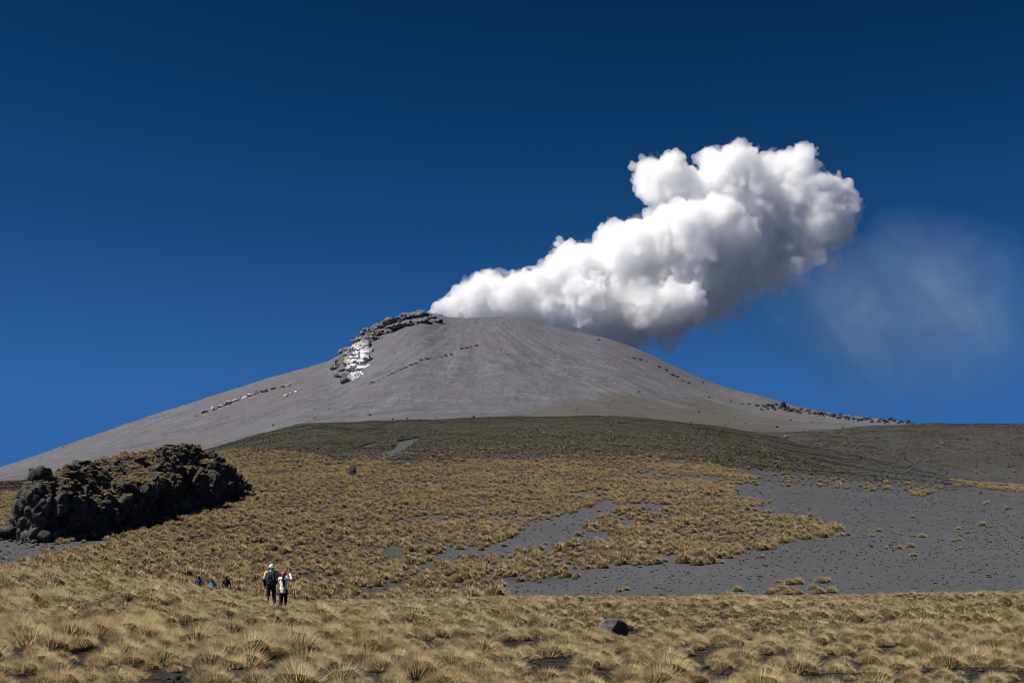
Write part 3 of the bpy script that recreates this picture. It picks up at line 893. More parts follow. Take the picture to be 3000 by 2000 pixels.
tag(o, 'dark split boulder with a pale foot among the hillside tussocks', 'boulder')
o = place_boulder(1021, 1388, 5, 'white stone at the foot of the dark split boulder', 250, 520, name='white_stone', group='')
o.data = bpy.data.objects['white_boulder'].data
for (a, b, lb) in [(853, 1733, 'small dark upright rock on the hillside right of the woman'), (60, 1668, 'small dark upright rock at the far left meadow edge')]:
    p = hit(a, b, 95, 240); k = p.y / F
    o = hull_rock('upright_rock', [(-5*k,0,0),(4*k,-3*k,0),(5*k,3*k,0),(-2*k,3*k,0),(2*k,0,18*k),(4*k,1*k,14*k),(0,-1*k,12*k),(-5*k,1*k,4*k)], 25, 0.015, M['stone'], p - Vector((0, 0, .05)), 0.03)
    tag(o, lb, 'rock')

# ------------------------------------------------------------------ grass
def m_grass(name, c1, c2, c3, transl=0.28):
    t = NT(name)
    ti = t.attr('tint')
    p = t.pos()
    big = t.noise(p, 0.16, 3, 0.5)
    oi = t.n('ObjectInfo').outputs['Random']
    col = t.mix(t.ramp(ti, [(0.1, 0.0), (0.9, 1.0)]), c1, c2)
    col = t.mix(t.ramp(big, [(0.42, 0.0), (0.64, 0.55)]), col, c3)
    col = t.mix(t.math('MULTIPLY', oi, 0.55), col, t.mix(1.0, col, (0.55, 0.50, 0.42), 'MULTIPLY'))
    col = t.mix(t.ramp(t.attr('thatch_shade'), [(0.4, 0.0), (0.6, 1.0)]), col, tuple(0.16 * v for v in c1))     # dead heart, darkened to paint shade inside the clump
    d = t.n('BsdfDiffuse'); t.l(col, d.inputs[0])
    tr = t.n('BsdfTranslucent'); t.l(col, tr.inputs[0])
    mx = t.n('MixShader'); mx.inputs[0].default_value = transl
    t.l(d.outputs[0], mx.inputs[1]); t.l(tr.outputs[0], mx.inputs[2])
    return t.done(mx)
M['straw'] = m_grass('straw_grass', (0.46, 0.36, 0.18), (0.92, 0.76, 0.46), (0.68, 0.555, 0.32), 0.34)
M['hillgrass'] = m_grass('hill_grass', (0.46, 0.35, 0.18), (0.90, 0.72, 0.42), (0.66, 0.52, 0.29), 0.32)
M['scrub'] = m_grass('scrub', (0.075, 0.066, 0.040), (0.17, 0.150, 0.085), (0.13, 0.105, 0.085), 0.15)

def tussock(name, nb, r0, h, lean, width, seed, mat, droop=0.35, core=0.5, spread=None):
    """a cushion of blades springing from a tight base, longest straight up, over a matted heart darkened for shade"""
    r_ = np.random.default_rng(seed)
    cmin = math.cos(lean)
    ct = cmin + (1 - cmin) * r_.uniform(0, 1, nb) ** 0.85
    th = np.arccos(ct) * r_.choice([1, 1, 1, 0.6], nb)
    az = r_.uniform(0, 2 * np.pi, nb)
    rho = np.clip(th / lean + r_.normal(0, 0.15, nb), 0, 1.1) * r0
    base = np.stack([rho * np.cos(az), rho * np.sin(az), np.full(nb, -0.04)], 1)
    az2 = az + r_.normal(0, 0.22, nb)
    L = h * r_.uniform(0.62, 1.10, nb) * (1 - 0.16 * th / lean)
    out = np.stack([np.cos(az2), np.sin(az2), 0 * az2], 1)
    d1 = out * np.sin(th)[:, None]; d1[:, 2] = np.cos(th)
    th2 = th + droop * r_.uniform(0.1, 1.5, nb)
    d2 = out * np.sin(th2)[:, None]; d2[:, 2] = np.cos(th2)
    mid = base + d1 * (L * 0.6)[:, None]
    tip = mid + d2 * (L * 0.4)[:, None]
    tip[:, 0] += 0.05 * h                     # the wind blows from the left
    tw = r_.normal(0, 0.8, nb)
    sd = np.stack([-np.sin(az2 + tw), np.cos(az2 + tw), 0 * az2], 1)
    w = width * r_.uniform(0.6, 1.25, nb)
    v = np.empty((nb, 5, 3))
    v[:, 0] = base - sd * w[:, None] * 0.5; v[:, 1] = base + sd * w[:, None] * 0.5
    v[:, 2] = mid - sd * w[:, None] * 0.48; v[:, 3] = mid + sd * w[:, None] * 0.48
    v[:, 4] = tip
    k = np.arange(nb)[:, None] * 5
    f = np.concatenate([k + [0, 1, 3], k + [0, 3, 2], k + [2, 3, 4]], 0)
    V = v.reshape(-1, 3); ti = np.repeat(r_.uniform(0, 1, nb), 5); hh = np.zeros(len(V))
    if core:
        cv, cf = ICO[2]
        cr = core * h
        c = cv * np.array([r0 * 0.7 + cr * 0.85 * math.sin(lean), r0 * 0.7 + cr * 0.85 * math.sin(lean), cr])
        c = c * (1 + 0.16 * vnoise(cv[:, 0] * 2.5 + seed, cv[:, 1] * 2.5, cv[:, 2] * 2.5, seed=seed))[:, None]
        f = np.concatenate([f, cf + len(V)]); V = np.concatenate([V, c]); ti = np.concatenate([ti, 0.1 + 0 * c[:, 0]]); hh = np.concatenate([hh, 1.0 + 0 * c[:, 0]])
    me = mesh_from(name, V, f, True)
    attr(me, 'tint', ti)
    attr(me, 'thatch_shade', hh)
    me.materials.append(mat)
    return me
LIB = {}
def library(key, meshes):
    c = bpy.data.collections.new(key)
    for i, me in enumerate(meshes):
        c.objects.link(bpy.data.objects.new('%s_%02d' % (key, i), me))
    LIB[key] = (c, meshes)
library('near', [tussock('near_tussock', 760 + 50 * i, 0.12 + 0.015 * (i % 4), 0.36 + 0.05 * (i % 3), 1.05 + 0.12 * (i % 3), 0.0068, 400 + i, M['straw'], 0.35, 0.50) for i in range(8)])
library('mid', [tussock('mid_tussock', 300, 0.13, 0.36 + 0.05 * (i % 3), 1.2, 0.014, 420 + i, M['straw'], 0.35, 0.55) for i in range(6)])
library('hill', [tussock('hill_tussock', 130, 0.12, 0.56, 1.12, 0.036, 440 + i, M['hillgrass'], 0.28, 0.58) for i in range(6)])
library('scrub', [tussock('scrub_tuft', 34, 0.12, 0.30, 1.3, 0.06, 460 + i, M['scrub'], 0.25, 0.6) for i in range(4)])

def scatter(name, key, pts, scl, rotz, label, cat, tilt=None, seed=0):
    c, meshes = LIB[key]
    n = len(pts)
    r_ = np.random.default_rng(900 + seed)
    me = bpy.data.meshes.new(name)
    me.vertices.add(n); me.vertices.foreach_set('co', np.ascontiguousarray(pts, np.float32).ravel())
    a = me.attributes.new('scl', 'FLOAT_VECTOR', 'POINT')
    s3 = np.asarray(scl, np.float32)
    if s3.ndim == 1: s3 = np.stack([s3, s3, s3], 1)
    a.data.foreach_set('vector', np.ascontiguousarray(s3).ravel())
    a = me.attributes.new('rot', 'FLOAT_VECTOR', 'POINT')
    rr = np.zeros((n, 3), np.float32); rr[:, 2] = rotz
    if tilt is not None: rr[:, 0] = tilt[0]; rr[:, 1] = tilt[1]
    a.data.foreach_set('vector', rr.ravel())
    a = me.attributes.new('idx', 'INT', 'POINT')
    a.data.foreach_set('value', r_.integers(0, len(meshes), n).astype(np.int32))
    o = bpy.data.objects.new(name, me); COL.objects.link(o)
    ng = bpy.data.node_groups.new(name, 'GeometryNodeTree')
    ng.interface.new_socket('Geometry', in_out='INPUT', socket_type='NodeSocketGeometry')
    ng.interface.new_socket('Geometry', in_out='OUTPUT', socket_type='NodeSocketGeometry')
    N = ng.nodes.new; Lk = ng.links.new
    gi_ = N('NodeGroupInput'); go = N('NodeGroupOutput')
    ip = N('GeometryNodeInstanceOnPoints'); ci = N('GeometryNodeCollectionInfo')
    ci.inputs['Collection'].default_value = c
    ci.inputs['Separate Children'].default_value = True
    ci.inputs['Reset Children'].default_value = True
    ip.inputs['Pick Instance'].default_value = True
    def na(nm, ty):
        d = N('GeometryNodeInputNamedAttribute'); d.data_type = ty; d.inputs['Name'].default_value = nm
        return d.outputs['Attribute']
    Lk(gi_.outputs[0], ip.inputs['Points']); Lk(ci.outputs[0], ip.inputs['Instance'])
    Lk(na('idx', 'INT'), ip.inputs['Instance Index'])
    er = N('FunctionNodeEulerToRotation'); Lk(na('rot', 'FLOAT_VECTOR'), er.inputs[0]); Lk(er.outputs[0], ip.inputs['Rotation'])
    Lk(na('scl', 'FLOAT_VECTOR'), ip.inputs['Scale']); Lk(ip.outputs[0], go.inputs[0])
    md = o.modifiers.new('scatter', 'NODES'); md.node_group = ng
    tag(o, label, cat, kind='stuff')
    return o

def inpoly(px, py, poly):
    p = np.array(poly, float)
    x0, y0 = p[:, 0], p[:, 1]; x1, y1 = np.roll(x0, -1), np.roll(y0, -1)
    c = np.zeros(len(px), bool)
    for a, b, d, e in zip(x0, y0, x1, y1):
        if b == e: continue
        k = ((b > py) != (e > py)) & (px < (d - a) * (py - b) / (e - b) + a)
        c ^= k
    return c
def jitter_grid(x0, x1, y0, y1, s, seed):
    r_ = np.random.default_rng(seed)
    gx_, gy_ = np.meshgrid(np.arange(x0, x1, s), np.arange(y0, y1, s))
    gx_ = gx_ + np.where((np.arange(gx_.shape[0]) % 2)[:, None] == 1, s / 2, 0)
    return (gx_ + r_.uniform(-0.42, 0.42, gx_.shape) * s).ravel(), (gy_ + r_.uniform(-0.42, 0.42, gy_.shape) * s).ravel()
KEEP_OFF = []     # (x, y, radius) of things that stand in the meadow
KEEP_OFF.append((bp.x, bp.y + 0.1, 0.55))

# --- meadow
GRP = 'tussocks of the foreground meadow'
def meadow():
    x, y = jitter_grid(-40, 40, 13.5, 88, 0.57, 1)
    k = np.abs(x / y) < 0.40 + 1.2 / y
    x, y = x[k], y[k]
    z = height(x, y)
    px, py = pxy(x, y, z)
    r_ = np.random.default_rng(2)
    gap = 0.45 * fbm(x / 1.3, y / 1.9, octaves=3, seed=91) + 0.6 * fbm(x / 0.62, y / 0.7, octaves=2, seed=92)
    thr = 0.06 + 0.10 * sstep(1960, 1790, py) + 0.14 * sstep(500, 1700, px)
    keep = gap < thr
    for bx, by, br in KEEP_OFF:
        d = np.hypot(x - bx, y - by)
        keep &= d > br
    x, y, z, px, py = x[keep], y[keep], z[keep], px[keep], py[keep]
    s = np.clip(r_.lognormal(-0.16, 0.36, len(x)), 0.36, 1.6)
    s *= 0.92 + 0.28 * fbm(x / 5, y / 5, octaves=2, seed=95)
    s *= 1.0 - 0.22 * sstep(900, 2000, px)
    s *= 1.0 - 0.25 * sstep(55, 85, y)
    s *= 0.92
    rz = r_.uniform(0, 6.28, len(x))
    # the clumps of long grass that stand out
    for a, b, sc_ in [(95,1900,1.5),(150,1910,1.2),(205,1778,1.1),(820,1905,1.35),(765,1868,1.15),(590,1868,1.15),(640,1885,1.2),(520,1815,1.1),(30,1790,1.2),(1010,1800,.9),(1950,1990,1.25),(2340,1975,1.15),(1330,1965,1.2)]:
        p = hit(a, b, 13, 72)
        d = np.hypot(x - p.x, y - p.y); j = int(np.argmin(d)); s[j] = sc_; x[j], y[j], z[j] = p
        near_ = (d < 0.35 * sc_) & (np.arange(len(x)) != j); s[near_] *= 0.6
    px, py = pxy(x, y, z)
    vis = (px > -20) & (px < 3020) & (py < 2040)
    size = np.where(vis, s / y, 0)
    order = np.argsort(-size)
    solo = order[:262]
    rest = np.ones(len(x), bool); rest[solo] = False
    meshes = LIB['near'][1]
    for j in solo:
        o = bpy.data.objects.new('grass_tussock', meshes[int(r_.integers(0, len(meshes)))])
        COL.objects.link(o)
        o.location = (x[j], y[j], z[j]); o.rotation_euler = (0, 0, rz[j]); o.scale = (s[j], s[j], s[j] * 0.95)
        a, b_ = px[j], py[j]
        size = 'big shaggy' if s[j] > 1.0 else 'mid-sized' if s[j] > 0.72 else 'small'
        if 1700 < a < 1900 and b_ < 1960: where = 'in front of the grey meadow boulder'
        elif 700 < a < 900 and b_ < 1930: where = 'in the meadow below the standing couple'
        elif 560 < a <= 700 and b_ < 1930: where = 'in the meadow below the three far walkers'
        elif a < 300: where = 'by the stony gaps at lower left'
        elif a < 700: where = 'along the lower left front of the meadow'
        elif a < 1200: where = 'in the meadow front left of centre'
        elif a < 1700: where = 'in the front row at the middle of the meadow'
        elif a < 2200: where = 'in the front row right of the meadow boulder'
        elif a < 2650: where = 'along the lower right front of the meadow'
        else: where = 'in the lower right corner of the meadow'
        lb = '%s dry straw grass tussock %s' % (size, where)
        tag(o, lb, 'tussock', GRP)
    P3 = np.stack([x, y, z], 1)
    nr = rest & (y < 36); fr = rest & (y >= 36)
    scatter('meadow_grass', 'near', P3[nr], s[nr], rz[nr], 'dense dry straw grass filling the near meadow', 'grass', seed=1)
    scatter('far_meadow_grass', 'mid', P3[fr], s[fr] * 1.05, rz[fr], 'dense pale dry grass on the far part of the meadow', 'grass', seed=2)

# --- hillside tussocks
ZONE = [(-300,1470),(0,1450),(100,1440),(300,1420),(560,1338),(620,1326),(700,1320),(850,1327),(940,1338),(1000,1352),(1060,1345),(1100,1342),(1150,1362),(1300,1352),(1500,1350),(1650,1345),(1780,1335),(1950,1338),(2060,1352),(2150,1378),(2215,1402),(2205,1418),(2150,1425),(2160,1450),(2200,1462),(2275,1468),(2205,1485),(2215,1500),(2300,1513),(2383,1523),(2440,1545),(2480,1572),(2400,1574),(2298,1592),(2262,1610),(2190,1612),(2150,1630),(2110,1645),(2064,1660),(1990,1655),(1850,1662),(1640,1668),(1680,1680),(1744,1693),(1640,1705),(1530,1718),(1460,1730),(1440,1790),(-300,1830)]
BARE = [[(1030,1746),(1120,1715),(1191,1697),(1255,1651),(1285,1615),(1310,1600),(1370,1600),(1400,1617),(1468,1583),(1519,1557),(1565,1532),(1663,1510),(1740,1478),(1790,1470),(1830,1490),(1760,1510),(1723,1523),(1706,1553),(1782,1557),(1790,1580),(1672,1591),(1565,1617),(1374,1638),(1264,1663),(1204,1697),(1150,1735),(1080,1765)],
    [(1655,1450),(1700,1440),(1760,1434),(1810,1440),(1700,1457)], [(1140,1600),(1190,1605),(1180,1642),(1120,1642)], [(-100,1530),(60,1570),(180,1595),(320,1570),(290,1602),(160,1622),(70,1655),(-100,1690)],
    [(330,1566),(450,1536),(560,1500),(620,1484),(560,1510),(430,1556)], [(1870,1470),(1990,1478),(1930,1500),(1860,1495)], [(2020,1400),(2120,1395),(2080,1415)]]
SPARSE = [([(2370,1296),(2480,1310),(2640,1348),(2660,1366),(2500,1332)], .55), ([(2750,1385),(2850,1394),(3010,1424),(3010,1446),(2900,1434),(2800,1412)], .22), ([(2580,1318),(2650,1312),(2760,1340),(2740,1352),(2600,1348)], .38),
    ([(2160,1378),(2400,1400),(2700,1412),(2850,1420),(2700,1440),(2200,1424)], .07), ([(2660,1440),(2730,1436),(2720,1452),(2680,1455)], .5), ([(2780,1340),(3000,1330),(3000,1410),(2820,1385)], .07), ([(2380,1290),(2700,1300),(2700,1340),(2500,1320)], .06),
    ([(2930,1352),(3000,1350),(3000,1362),(2930,1364)], .6), ([(1500,1240),(2000,1250),(2300,1320),(2500,1380),(1500,1350)], .018), ([(1100,1330),(1500,1300),(1800,1300),(1800,1345),(1100,1370)], .07)]
def hill():
    x, y = jitter_grid(-270, 270, 92, 700, 1.30, 3)
    k = np.abs(x / y) < 0.385
    x, y = x[k], y[k]
    z = height(x, y)
    px, py = pxy(x, y, z)
    jx = 16 * fbm(x / 7, y / 7, octaves=3, seed=101); jy = 7 * fbm(x / 7 + 50, y / 7, octaves=3, seed=102)
    qx, qy = px + jx, py + jy
    r_ = np.random.default_rng(4)
    p = np.where(inpoly(qx, qy, ZONE), 1.0, 0.0)
    p *= 1 - 0.55 * sstep(1400, 1340, py) 
    den = fbm(x / 10, y / 16, octaves=4, seed=104)
    gapc = 0.92 - 0.24 * sstep(900, 1900, px)
    p *= np.clip(gapc - 0.9 * den, 0.10, 1.0)
    for b in BARE: p[inpoly(qx, qy, b)] *= 0.03
    for poly, q in SPARSE:
        m = inpoly(qx, qy, poly); p[m] = np.maximum(p[m], q)
    p[(px > 2250) & (py > 1395)] *= 1.0
    p[(py > 1762)] = 0
    keep = r_.uniform(0, 1, len(x)) < p
    # none inside the lava outcrop
    keep &= ~inpoly(px, py, [(0,1575),(60,1588),(110,1594),(180,1588),(250,1574),(330,1558),(450,1534),(560,1499),(620,1484),(720,1446),(722,1420),(650,1360),(590,1330),(300,1350),(120,1380),(60,1480)]) | (y > 420)
    x, y, z = x[keep], y[keep], z[keep]
    s = np.clip(r_.lognormal(0.06, 0.40, len(x)), 0.45, 2.2)
    s *= 1.0 + 0.25 * fbm(x / 9, y / 9, octaves=2, seed=106)
    s3 = np.stack([s * 1.02, s * 1.02, s * 1.12], 1)
    scatter('hillside_tussocks', 'hill', np.stack([x, y, z], 1), s3, r_.uniform(0, 6.28, len(x)), 'countless golden grass tussocks spread over the grey ash hillside', 'grass', seed=3)
    # a few more on the far hill
    x, y = jitter_grid(240, 640, 1075, 1600, 3.2, 9)
    z = height(x, y); px, py = pxy(x, y, z)
    k = inpoly(px, py, [(2360,1300),(2480,1300),(2640,1318),(2760,1325),(2760,1352),(2640,1350),(2560,1335)]) & (r_.uniform(0, 1, len(x)) < 0.10)
    k |= inpoly(px, py, [(2780,1330),(3000,1325),(3000,1400),(2850,1390)]) & (r_.uniform(0, 1, len(x)) < 0.05)
    k |= inpoly(px, py, [(2300,1280),(3000,1270),(3000,1400),(2500,1340)]) & (r_.uniform(0, 1, len(x)) < 0.008)
    x, y, z = x[k], y[k], z[k]
    s = r_.lognormal(0.55, 0.3, len(x))
    scatter('far_hill_tussocks', 'hill', np.stack([x, y, z], 1), s, r_.uniform(0, 6.28, len(x)), 'golden tussocks dotted over the far right hill', 'grass', seed=13)
    # scrub
    x, y = jitter_grid(-400, 400, 400, 905, 1.5, 6)
    k = np.abs(x / y) < 0.385; x, y = x[k], y[k]
    x2, y2 = jitter_grid(150, 640, 1120, 1640, 2.3, 8)
    k = (x2 / y2 < 0.385); x, y = np.concatenate([x, x2[k]]), np.concatenate([y, y2[k]])
    z = height(x, y)
    p = np.where(y < 1000, scrub_amount(x, y, z), scrub_far(x, y, z)) * np.clip(0.62 - 0.7 * fbm(x / 9, y / 9, octaves=3, seed=108), 0.05, 1)
    keep = r_.uniform(0, 1, len(x)) < p
    x, y, z = x[keep], y[keep], z[keep]
    s = r_.lognormal(-0.25, 0.35, len(x)) * np.where(y > 1000, 1.9, 1.0)
    scatter('hill_scrub', 'scrub', np.stack([x, y, z], 1), s, r_.uniform(0, 6.28, len(x)), 'low dark olive scrub covering the upper hillside', 'scrub', seed=4)

# --- lone tussocks on the ash field
LONE = [(2374,1508,14,'middle of the bare ash field'),(2553,1426,13,'upper edge of the ash field'),(2587,1426,11,'upper edge of the ash field'),(2672,1513,11,''),(2891,1472,13,''),(2950,1487,12,''),(2878,1534,18,''),(2808,1547,11,''),(2572,1552,14,''),(2553,1569,11,''),(2702,1569,18,''),(2667,1598,20,''),(2633,1603,17,''),(2596,1604,11,''),(2676,1625,17,''),(2793,1583,13,''),(2808,1580,14,''),
    (2230,1630,16,''),(2113,1646,14,''),(2279,1702,13,''),(2812,1605,10,''),(2160,1725,24,''),(1812,1728,18,''),(1835,1724,16,''),(1922,1719,12,'')]
CLUST = [(2312,1706,24),(2338,1703,26),(2256,1733,24),(2292,1722,28),(2308,1734,26),(2338,1734,22),(2382,1720,24),(2406,1700,26),(2422,1698,20),(2400,1731,26),(2434,1729,26),(2130,1742,28),(2270,1728,20),(2322,1728,24)]
def lone():
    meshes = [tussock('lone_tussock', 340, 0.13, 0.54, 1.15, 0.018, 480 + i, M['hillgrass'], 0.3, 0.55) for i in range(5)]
    def put(a, b, rp, lb, g):
        p = hit(a, b + rp * 0.28, 96, 420)
        sc_ = rp * p.y / F / 0.52
        o = bpy.data.objects.new('lone_tussock', random.choice(meshes)); COL.objects.link(o)
        o.location = p; o.rotation_euler = (0, 0, random.uniform(0, 6.28)); o.scale = (sc_, sc_, sc_ * 0.95)
        tag(o, lb, 'tussock', g)
    for a, b, r, _ in LONE:
        if a < 2000: lb = 'small golden tussock on the grey ash strip below the tussock field'
        elif b > 1700: lb = 'golden tussock alone on the ash beside the clumps at the meadow edge'
        elif a < 2300: lb = 'golden tussock just off the tip of the tussock field'
        elif b < 1440: lb = 'small golden tussock at the upper rim of the bare ash field'
        elif a > 2780: lb = 'lone golden tussock far right on the bare ash field'
        else: lb = 'lone golden tussock in the middle of the bare ash field'
        put(a, b, r, lb, 'lone tussocks on the bare ash field')
    for a, b, r in CLUST:
        lb = 'round golden tussock in the %s clump standing on ash at the meadow edge' % ('right' if a > 2370 else 'left')
        put(a, b, r, lb, 'tussock clumps at the meadow edge')

# --- grass and stones on the outcrop
def outcrop_grass():
    n = len(out_me.polygons)
    c = np.empty(n * 3); out_me.polygons.foreach_get('center', c); c = c.reshape(-1, 3) + out_o
    nr = np.empty(n * 3); out_me.polygons.foreach_get('normal', nr); nr = nr.reshape(-1, 3)
    px, py = pxy(c[:, 0], c[:, 1], c[:, 2])
    r_ = np.random.default_rng(9)
    g = fbm(c[:, 0] / 4, c[:, 1] / 4, c[:, 2] / 4, octaves=3, seed=111)
    p = sstep(0.45, 0.75, nr[:, 2]) * sstep(-0.6, -0.1, g) * 0.30 * sstep(1530, 1450, py)
    k = r_.uniform(0, 1, n) < p
    pts = c[k]; s = r_.uniform(0.35, 0.85, len(pts))
    scatter('outcrop_grass', 'hill', pts, s, r_.uniform(0, 6.28, len(pts)), 'dry brown grass growing on top of the lava outcrop', 'grass', seed=5)

# --- stones
def stones():
    # on the ash field: the 300 that show largest are things, the rest are a scatter
    r_ = np.random.default_rng(12)
    n = 40000
    y = 104 + (520 - 104) * r_.uniform(0, 1, n) ** 0.75
    x = r_.uniform(-0.37, 0.37, n) * y
    z = height(x, y)
    px, py = pxy(x, y, z)
    ok = (py < 1745) & ~inpoly(px, py, ZONE)
    for b in BARE: ok |= inpoly(px, py, b) & (r_.uniform(0, 1, n) < 0.8)
    ok &= ~inpoly(px, py, [(0,1530),(110,1594),(330,1558),(720,1446),(650,1360),(300,1350),(60,1480)])
    x, y, z = x[ok], y[ok], z[ok]
    s = np.clip(r_.lognormal(-2.75, 0.50, len(x)), 0.03, 0.38)
    order = np.argsort(-s / y)
    for m_ in STONES: m_.materials.append(M['stone'])
    for j in order[:300]:
        o = bpy.data.objects.new('lava_stone', STONES[int(r_.integers(0, 6))]); COL.objects.link(o)
        o.location = (x[j], y[j], z[j] - 0.2 * s[j]); o.rotation_euler = (0, 0, r_.uniform(0, 6.28)); o.scale = (s[j], s[j], s[j] * r_.uniform(0.6, 0.9))
        a, b_ = pxy(x[j], y[j], z[j])
        where = ('on the ash strip left of the lava outcrop foot' if a < 500 else 'in the ash channel between the tussock fields' if b_ < 1640 and a < 1900 else 'on the ash strip above the meadow edge' if a < 1900
                 else 'on the ash beside the golden clumps at the meadow edge' if b_ > 1670 and a < 2600 else 'on the lower right of the ash field' if b_ > 1620 and a >= 2600 else 'on the ash below the tip of the tussock field' if b_ > 1590 else 'on the middle of the ash field' if a < 2650 else 'on the right edge of the ash field')
        tag(o, 'small dark lava stone lying %s' % where, 'stone', 'dark stones on the ash field')
    k = order[300:]
    library('stones', STONES)
    scatter('ash_field_stones', 'stones', np.stack([x, y, z], 1)[k], s[k], r_.uniform(0, 6.28, len(k)), 'many small dark lava stones strewn over the grey ash field', 'stones', seed=6)
    # between the tussocks
    gs = []
    for i in range(5):
        me = rock_mesh('gravel_shape_%d' % i, 240 + i, 2, 0.5, 0.55); me.materials.append(M['grey_stone']); gs.append(me)
    library('gravel', gs)
    n = 22000
    y = 14 + 46 * r_.uniform(0, 1, n) ** 1.3; x = r_.uniform(-0.40, 0.40, n) * y
    g = fbm(x / 1.3, y / 1.9, octaves=3, seed=91)
    k = g > -0.25
    x, y = x[k], y[k]; z = height(x, y)
    s = np.clip(r_.lognormal(-3.7, 0.50, len(x)), 0.012, 0.09)
    scatter('meadow_gravel', 'gravel', np.stack([x, y, z], 1), s, r_.uniform(0, 6.28, len(x)), 'loose grey stones on bare soil between the meadow tussocks', 'gravel', seed=7)
    # pale rubble at the left foot of the outcrop
    n = 420
    a = np.clip(r_.normal(55, 45, n), -40, 190); b = 1545 + 30 * (a / 150) + r_.normal(0, 16, n)
    pts, ss = [], []
    for i in range(n):
        p = hit(a[i], b[i], 120, 300, 160); pts.append(p); ss.append(min(0.9, r_.lognormal(-1.45, 0.5)))
    rb = []
    for i in range(4):
        me = rock_mesh('rubble_shape_%d' % i, 260 + i, 2, 0.6, 0.75); me.materials.append(M['grey_stone']); rb.append(me)
    library('rubble', rb)
    scatter('outcrop_rubble', 'rubble', np.array(pts), np.array(ss), r_.uniform(0, 6.28, n), 'pale broken rubble at the left foot of the lava outcrop', 'rubble', seed=8)
    # specks on the volcano
    n = 420
    y = r_.uniform(2000, 6400, n); x = r_.uniform(-0.37, 0.37, n) * y; z = height(x, y)
    fl = [rock_mesh('speck_shape_%d' % i, 280 + i, 1, 0.5, 0.8) for i in range(3)]
    for m_ in fl: m_.materials.append(M['far_lava'])
    library('specks', fl)
    scatter('volcano_rocks', 'specks', np.stack([x, y, z], 1), np.clip(r_.lognormal(0.4, 0.5, n), 0.5, 3.6), r_.uniform(0, 6.28, n), 'dark rocks dotted thinly over the volcano ash', 'rocks', seed=9)

M['scarp'] = m_rock('scarp_shade', (0.012, 0.011, 0.010), (0.028, 0.025, 0.023), (0.05, 0.046, 0.042), 0.6, 0.3, 0.3)  # near-black tone paints the shadow along the scarp edge
def scarps():
    for pts, lb in (([(1164,1294),(1176,1292),(1190,1288),(1205,1286),(1218,1283),(1228,1280)], 'shadow-dark scarp at the top of the long pale erosion scar'),
                    ([(1060,1307),(1070,1304),(1080,1301),(1092,1298),(1100,1300)], 'shadow-dark scarp at the top of the short erosion scar')):
        L = []
        for (a, b), (c, d) in zip(pts[:-1], pts[1:]):
            for k in range(8):
                s_ = k / 8
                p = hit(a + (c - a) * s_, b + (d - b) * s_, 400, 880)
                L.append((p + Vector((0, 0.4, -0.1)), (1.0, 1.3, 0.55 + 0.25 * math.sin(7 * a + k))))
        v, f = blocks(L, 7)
        o0 = np.array(L[len(L) // 2][0])
        co, no, q = remesh(v - o0, f, 0.25, 'scarp')
        n = fbm(co[:, 0] / 1.2, co[:, 1] / 1.2, co[:, 2] / 1.2, octaves=3, seed=44, ridged=True)
        o = add('shade_scarp', mesh_from('shade_scarp', co + no * (0.2 * n)[:, None], q, False), M['scarp'], loc=o0)
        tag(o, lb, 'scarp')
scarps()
# ------------------------------------------------------------------ people
def cloth(name, c, c2=None, rough=0.85):
    t = NT(name)
    n = t.noise(t.obj(), 14.0, 4, 0.6)
    c2 = c2 or tuple(v * 0.8 for v in c)
    return t.done(t.principled(t.mix(n, c2, c), rough, t.bump(n, 0.4, 0.02), 0.2))
M['skin'] = cloth('skin', (0.42, 0.25, 0.17), (0.38, 0.22, 0.15), 0.6)
M['jeans'] = cloth('dark_jeans', (0.028, 0.045, 0.085), (0.015, 0.025, 0.05))
M['beige'] = cloth('beige_cloth', (0.62, 0.46, 0.32))
M['black'] = cloth('black_cloth', (0.010, 0.011, 0.014))
M['navy'] = cloth('navy_nylon', (0.020, 0.045, 0.070), (0.010, 0.022, 0.036), 0.5)
M['trim'] = cloth('grey_trim', (0.16, 0.22, 0.28), None, 0.5)
M['white_cloth'] = cloth('white_cloth', (0.80, 0.77, 0.74), (0.70, 0.67, 0.64))
M['pink'] = cloth('pink_wool', (0.78, 0.08, 0.32), (0.62, 0.05, 0.24))
M['hair'] = cloth('dark_hair', (0.012, 0.009, 0.008), (0.006, 0.005, 0.005), 0.5)
M['blue'] = cloth('blue_jacket', (0.04, 0.06, 0.20), (0.02, 0.035, 0.13))
M['cyan'] = cloth('cyan_jacket', (0.02, 0.42, 0.72), (0.01, 0.30, 0.58))
M['shoe'] = cloth('dark_boot', (0.022, 0.020, 0.020))
M['screen'] = cloth('black_phone', (0.012, 0.012, 0.014), None, 0.25)

